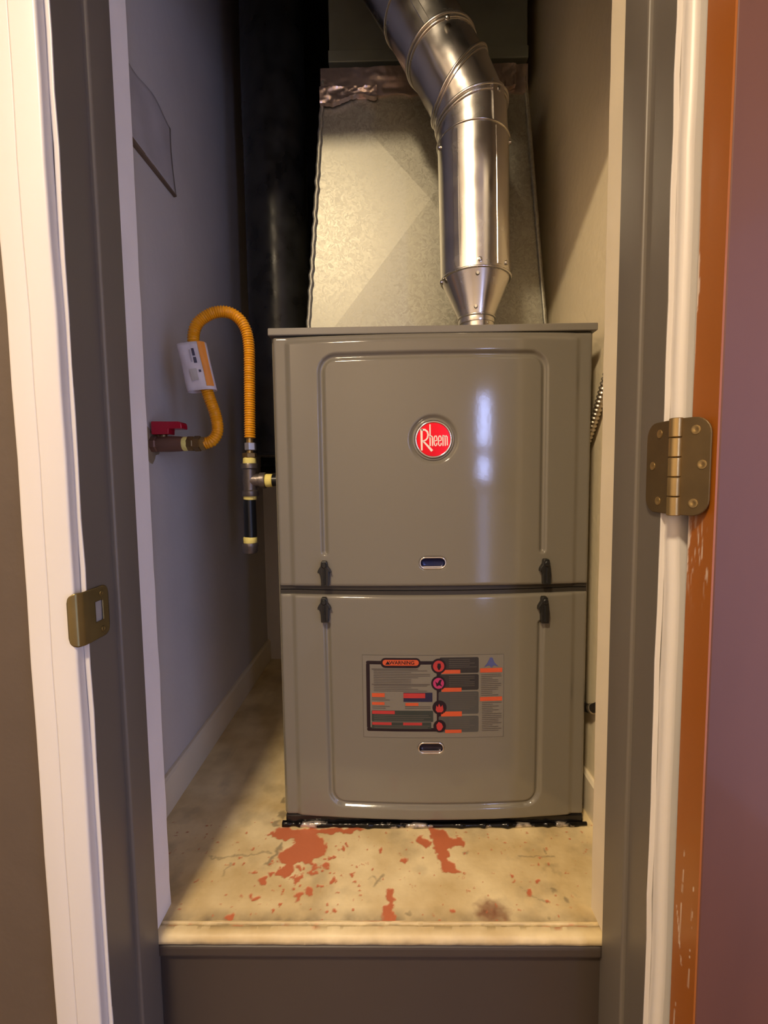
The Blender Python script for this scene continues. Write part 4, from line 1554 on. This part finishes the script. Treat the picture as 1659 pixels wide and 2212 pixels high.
# ================================================================== YELLOW FLEXIBLE CONNECTOR
con = empty('gas_connector', (-0.3393, 0.835, Z(VH)))
tag(con, 'yellow corrugated gas hose looping up beside the furnace', 'hose')
HP = [(-0.3345, 0.835, 0.6862), (-0.3200, 0.8365, 0.6922), (-0.3110, 0.838, 0.7095), (-0.3140, 0.840, 0.7361), (-0.3250, 0.842, 0.7694), (-0.3363, 0.844, 0.8068), (-0.3456, 0.846, 0.8438),
      (-0.3520, 0.848, 0.8725), (-0.3462, 0.850, 0.8985), (-0.3285, 0.853, 0.9155), (-0.3075, 0.856, 0.9235), (-0.2860, 0.859, 0.9215), (-0.2690, 0.862, 0.9085), (-0.2600, 0.865, 0.8872), (-0.2575, 0.867, 0.8587),
      (-0.2585, 0.868, 0.8178), (-0.2605, 0.869, 0.7602), (-0.2625, 0.870, 0.6985)]
path = catmull([(a, b, Z(c)) for a, b, c in HP], 14)
path, Lh = resample(path, 0.00075)
tube('hose', path, lambda s: 0.0099 + 0.0009 * math.sin(2 * math.pi * s / 0.0043), M['yellow'], con, 20)
# nuts at the valve end
lathe('end_nut', (XL + 0.0775, VY, Z(VH)), xax, [(0.0128, 0), (0.0140, 0.001), (0.0140, 0.011), (0.0118, 0.012)], M['brass'], con, facets=6, smooth=20)
lathe('end_nut', (XL + 0.0885, VY, Z(VH)), xax, [(0.0118, 0), (0.0118, 0.009), (0.0096, 0.010)], M['brass_plain'], con, facets=6, smooth=20)
# nut and nipple at the tee end
TX, TY = -0.2645, 0.871
dn = (0, 0, -1)
lathe('ferrule', (TX + 0.001, TY, Z(0.6990)), dn, [(0.0064, 0), (0.0064, 0.012)], M['brass_plain'], con, 24)
o = lathe('end_nut', (TX + 0.002, TY, Z(0.6895)), dn, [(0.0098, 0), (0.0106, 0.001), (0.0106, 0.013), (0.0092, 0.014)], M['steel'], con, facets=6, smooth=20)
tag(o, 'bright steel nut')
lathe('ferrule', (TX + 0.0005, TY, Z(0.6758)), dn, [(0.0058, 0), (0.0058, 0.006)], M['brass_plain'], con, 24)
lathe('end_nut', (TX, TY, Z(0.6706)), dn, [(0.0122, 0), (0.0134, 0.001), (0.0134, 0.008), (0.0120, 0.009)], M['brass'], con, facets=6, smooth=20)

# paper tag wrapped round the hose
tg = empty('paper_tag', (-0.336, 0.844, Z(0.807)))
tg.parent = con
tg.location = Vector((-0.336, 0.844, Z(0.807))) - con.location
tag(tg, 'white printed paper tag with an orange edge wrapped round the hose')
A0, A1 = Vector((-0.3370, 0.843, Z(0.8650))), Vector((-0.3205, 0.842, Z(0.7815)))
aax = (A1 - A0).normalized()
lft = Vector((-1, 0, -0.22))
lft = (lft - aax * lft.dot(aax)).normalized()
fro = aax.cross(lft)
if fro.y > 0:
    fro = -fro
# closed teardrop section: (left, front)
SEC = []
for t in np.linspace(-0.5 * math.pi, 0.5 * math.pi, 9):
    SEC.append((-0.0115 * math.cos(t) * 0.8 - 0.000, 0.0118 * math.sin(t)))
SEC = SEC[::-1]
front = [(x, 0.0118 + 0.002 * math.sin(x / 0.036 * math.pi)) for x in np.linspace(0.004, 0.030, 8)]
bend = [(0.030 + 0.0125 * math.sin(t), 0.0118 * math.cos(t)) for t in np.linspace(0.25, math.pi - 0.25, 9)]
back = [(x, -0.0112) for x in np.linspace(0.030, 0.004, 6)]
LOOP = SEC[::-1][:0] + front + bend + back
LOOP = LOOP + [(-0.0092 * math.sin(t), -0.0118 * math.cos(t)) for t in np.linspace(0.15, math.pi - 0.15, 9)]
vv, ff = [], []
na = 12
for i in range(na + 1):
    t = i / na
    c = A0.lerp(A1, t)
    for a, b in LOOP:
        skew = aax * (a * -0.12)
        vv.append(tuple(c + lft * a + fro * b + skew + fro * 0.0008 * math.sin(7 * t + a * 200)))
m_ = len(LOOP)
for i in range(na):
    for k in range(m_):
        j = (k + 1) % m_
        ff.append((i * m_ + k, i * m_ + j, (i + 1) * m_ + j, (i + 1) * m_ + k))
sh = mesh('sheet', vv, ff, M['paper'], tg, smooth=True)
sd = sh.modifiers.new('thick', 'SOLIDIFY')
sd.thickness = 0.0005


def tag_print(name, s0, s1, t0, t1, m, off=0.0016):
    """printed field on the tag front: s along the section (metres left), t along the hose (0..1)"""
    v, f = [], []
    ss = np.linspace(s0, s1, 5)
    for i in range(7):
        t = t0 + (t1 - t0) * i / 6
        c = A0.lerp(A1, t)
        for a in ss:
            b = 0.0118 + 0.002 * math.sin(max(0, a) / 0.036 * math.pi) + off
            if a < 0:
                b = 0.0118 * math.cos(a / 0.0095 * 1.2) + off
            v.append(tuple(c + lft * a + fro * b + aax * (a * -0.12) + fro * 0.0008 * math.sin(7 * t + a * 200)))
    for i in range(6):
        for k in range(4):
            f.append((i * 5 + k, i * 5 + k + 1, (i + 1) * 5 + k + 1, (i + 1) * 5 + k))
    return mesh(name, v, f, m, tg, smooth=True)


tag_print('orange_stripe', -0.0088, 0.0015, 0.0, 0.93, M['orange_print'])
tag_print('print_bar', 0.0095, 0.0140, 0.14, 0.29, M['print_dark'])
tag_print('print_bar', 0.0090, 0.0138, 0.32, 0.44, M['print_dark'])
tag_print('print_bar', 0.0160, 0.0185, 0.16, 0.42, mat('faint_print', (170, 166, 172), 0.6))
tag_print('print_dot', 0.0055, 0.0092, 0.585, 0.635, M['print_dark'])
tag_print('print_field', 0.0120, 0.0250, 0.56, 0.80, mat('faint_field', (196, 190, 180), 0.6))

# ================================================================== DRIP LEG TEE
tee = empty('gas_pipe_tee', (TX, TY, Z(0.482)))
tag(tee, 'grey iron gas tee with capped black drip leg', 'pipe')
lathe('thread_tape', (TX - 0.0005, TY, Z(0.6625)), dn, [(0.0102, 0), (0.0118, 0.002), (0.0124, 0.011), (0.0118, 0.013)], M['tape'], tee, 28)
b1 = lathe('tee_body', (TX - 0.001, TY, Z(0.6512)), dn, [(0.0150, 0), (0.0155, 0.001), (0.0155, 0.009), (0.0128, 0.011), (0.0126, 0.020), (0.0138, 0.030), (0.0126, 0.042), (0.0126, 0.050), (0.0152, 0.052), (0.0155, 0.060), (0.0148, 0.0615)], M['iron'], tee, 36)
lathe('tee_branch', (TX, TY, Z(0.6190)), xax, [(0.0132, 0.0), (0.0126, 0.014), (0.0126, 0.0175), (0.0150, 0.0185), (0.0152, 0.028), (0.0146, 0.029)], M['iron'], tee, 36)
lathe('thread_tape', (TX + 0.029, TY, Z(0.6186)), xax, [(0.0116, 0), (0.0125, 0.0015), (0.0122, 0.012), (0.0116, 0.013)], M['tape'], tee, 28)
lathe('branch_nipple', (TX + 0.040, TY, Z(0.6186)), xax, [(0.0108, 0), (0.0108, 0.0340)], M['black_pipe'], tee, 28)
lathe('thread_tape', (TX - 0.002, TY, Z(0.5898)), dn, [(0.0122, 0), (0.0122, 0.006), (0.0114, 0.007)], M['tape'], tee, 28)
lathe('drip_nipple', (TX - 0.003, TY, Z(0.5840)), dn, [(0.0116, 0), (0.0118, 0.072)], M['black_pipe'], tee, 28)
lathe('thread_tape', (TX - 0.0042, TY, Z(0.5125)), dn, [(0.0118, 0), (0.0130, 0.002), (0.0126, 0.011), (0.0120, 0.012)], M['tape'], tee, 28)
lathe('end_cap', (TX - 0.0046, TY, Z(0.5010)), dn, [(0.0146, 0), (0.0150, 0.001), (0.0150, 0.007), (0.0140, 0.009), (0.0138, 0.016), (0.0120, 0.0195), (0.006, 0.021)], M['iron'], tee, 32)

# ================================================================== SHEET on the left wall
sh = empty('wall_notice', (XL, 0.87, Z(1.19)))
tag(sh, 'faded paper sheet stuck on the left wall above the hose', 'paper')
nY, nH = 24, 16
vv, ff = [], []
for i in range(nY + 1):
    y = 0.745 + (0.968 - 0.745) * i / nY
    for j in range(nH + 1):
        t = j / nH
        top = 1.322 - 0.006 * math.sin(y * 40)
        h = 1.192 + (top - 1.192) * t
        lift = 0.0045 * (1 - t) ** 3 + 0.0012 + 0.0008 * math.sin(y * 60 + t * 4)
        vv.append((XL + lift, y, Z(h)))
for i in range(nY):
    for j in range(nH):
        a = i * (nH + 1) + j
        ff.append((a, a + nH + 1, a + nH + 2, a + 1))
so = mesh('sheet', vv, ff, M['sheet'], sh, smooth=True)
sd = so.modifiers.new('thick', 'SOLIDIFY')
sd.thickness = 0.0008
vv = [(XL + 0.0004, y, Z(h)) for y, h in ((0.745, 1.184), (0.9695, 1.188), (0.9695, 1.192), (0.745, 1.194))] + [(XL + 0.0062, y, Z(h)) for y, h in ((0.745, 1.186), (0.9695, 1.189), (0.9695, 1.192), (0.745, 1.194))]
mesh('edge_shadow', vv, [(0, 1, 2, 3), (7, 6, 5, 4), (0, 4, 5, 1), (1, 5, 6, 2), (2, 6, 7, 3), (3, 7, 4, 0)], M['sheet_shadow'], sh)  # brown strip painted as the shadow line under the sheet's lower edge

# ================================================================== CONDUIT AND HOSE in the right hand gap
cdt = empty('flexible_conduit', (0.352, 0.74, Z(0.83)))
tag(cdt, 'ribbed metal flexible conduit in the gap right of the furnace', 'conduit')
path = catmull([(0.3618, 0.700, Z(0.865)), (0.3535, 0.735, Z(0.828)), (0.3515, 0.765, Z(0.786)), (0.3505, 0.800, Z(0.730)), (0.3495, 0.845, Z(0.672)), (0.3500, 0.90, Z(0.63)), (0.3618, 0.95, Z(0.60))], 14)
path, _ = resample(path, 0.0009)
tube('armour', path, lambda s: 0.0066 + 0.0012 * math.sin(2 * math.pi * s / 0.0075), M['conduit'], cdt, 16)
lathe('connector', (0.3629, 0.951, Z(0.60)), (-1, 0, 0), [(0.010, 0), (0.010, 0.006), (0.0085, 0.008)], M['conduit'], cdt, 20)
dh = empty('drain_hose', (0.352, 0.78, Z(0.21)))
tag(dh, 'dark rubber hose crossing the gap low beside the furnace', 'hose')
path = catmull([(0.3625, 0.745, Z(0.255)), (0.3545, 0.775, Z(0.225)), (0.3505, 0.805, Z(0.205)), (0.3500, 0.84, Z(0.200)), (0.349, 0.90, Z(0.23)), (0.351, 0.98, Z(0.36)), (0.3625, 1.03, Z(0.42))], 12)
path, _ = resample(path, 0.004)
tube('hose', path, 0.0078, M['hose_black'], dh, 14)
lathe('clamp', path[16], path[17] - path[15], [(0.0085, 0), (0.0092, 0.001), (0.0092, 0.007), (0.0085, 0.008)], M['conduit'], dh, 20)
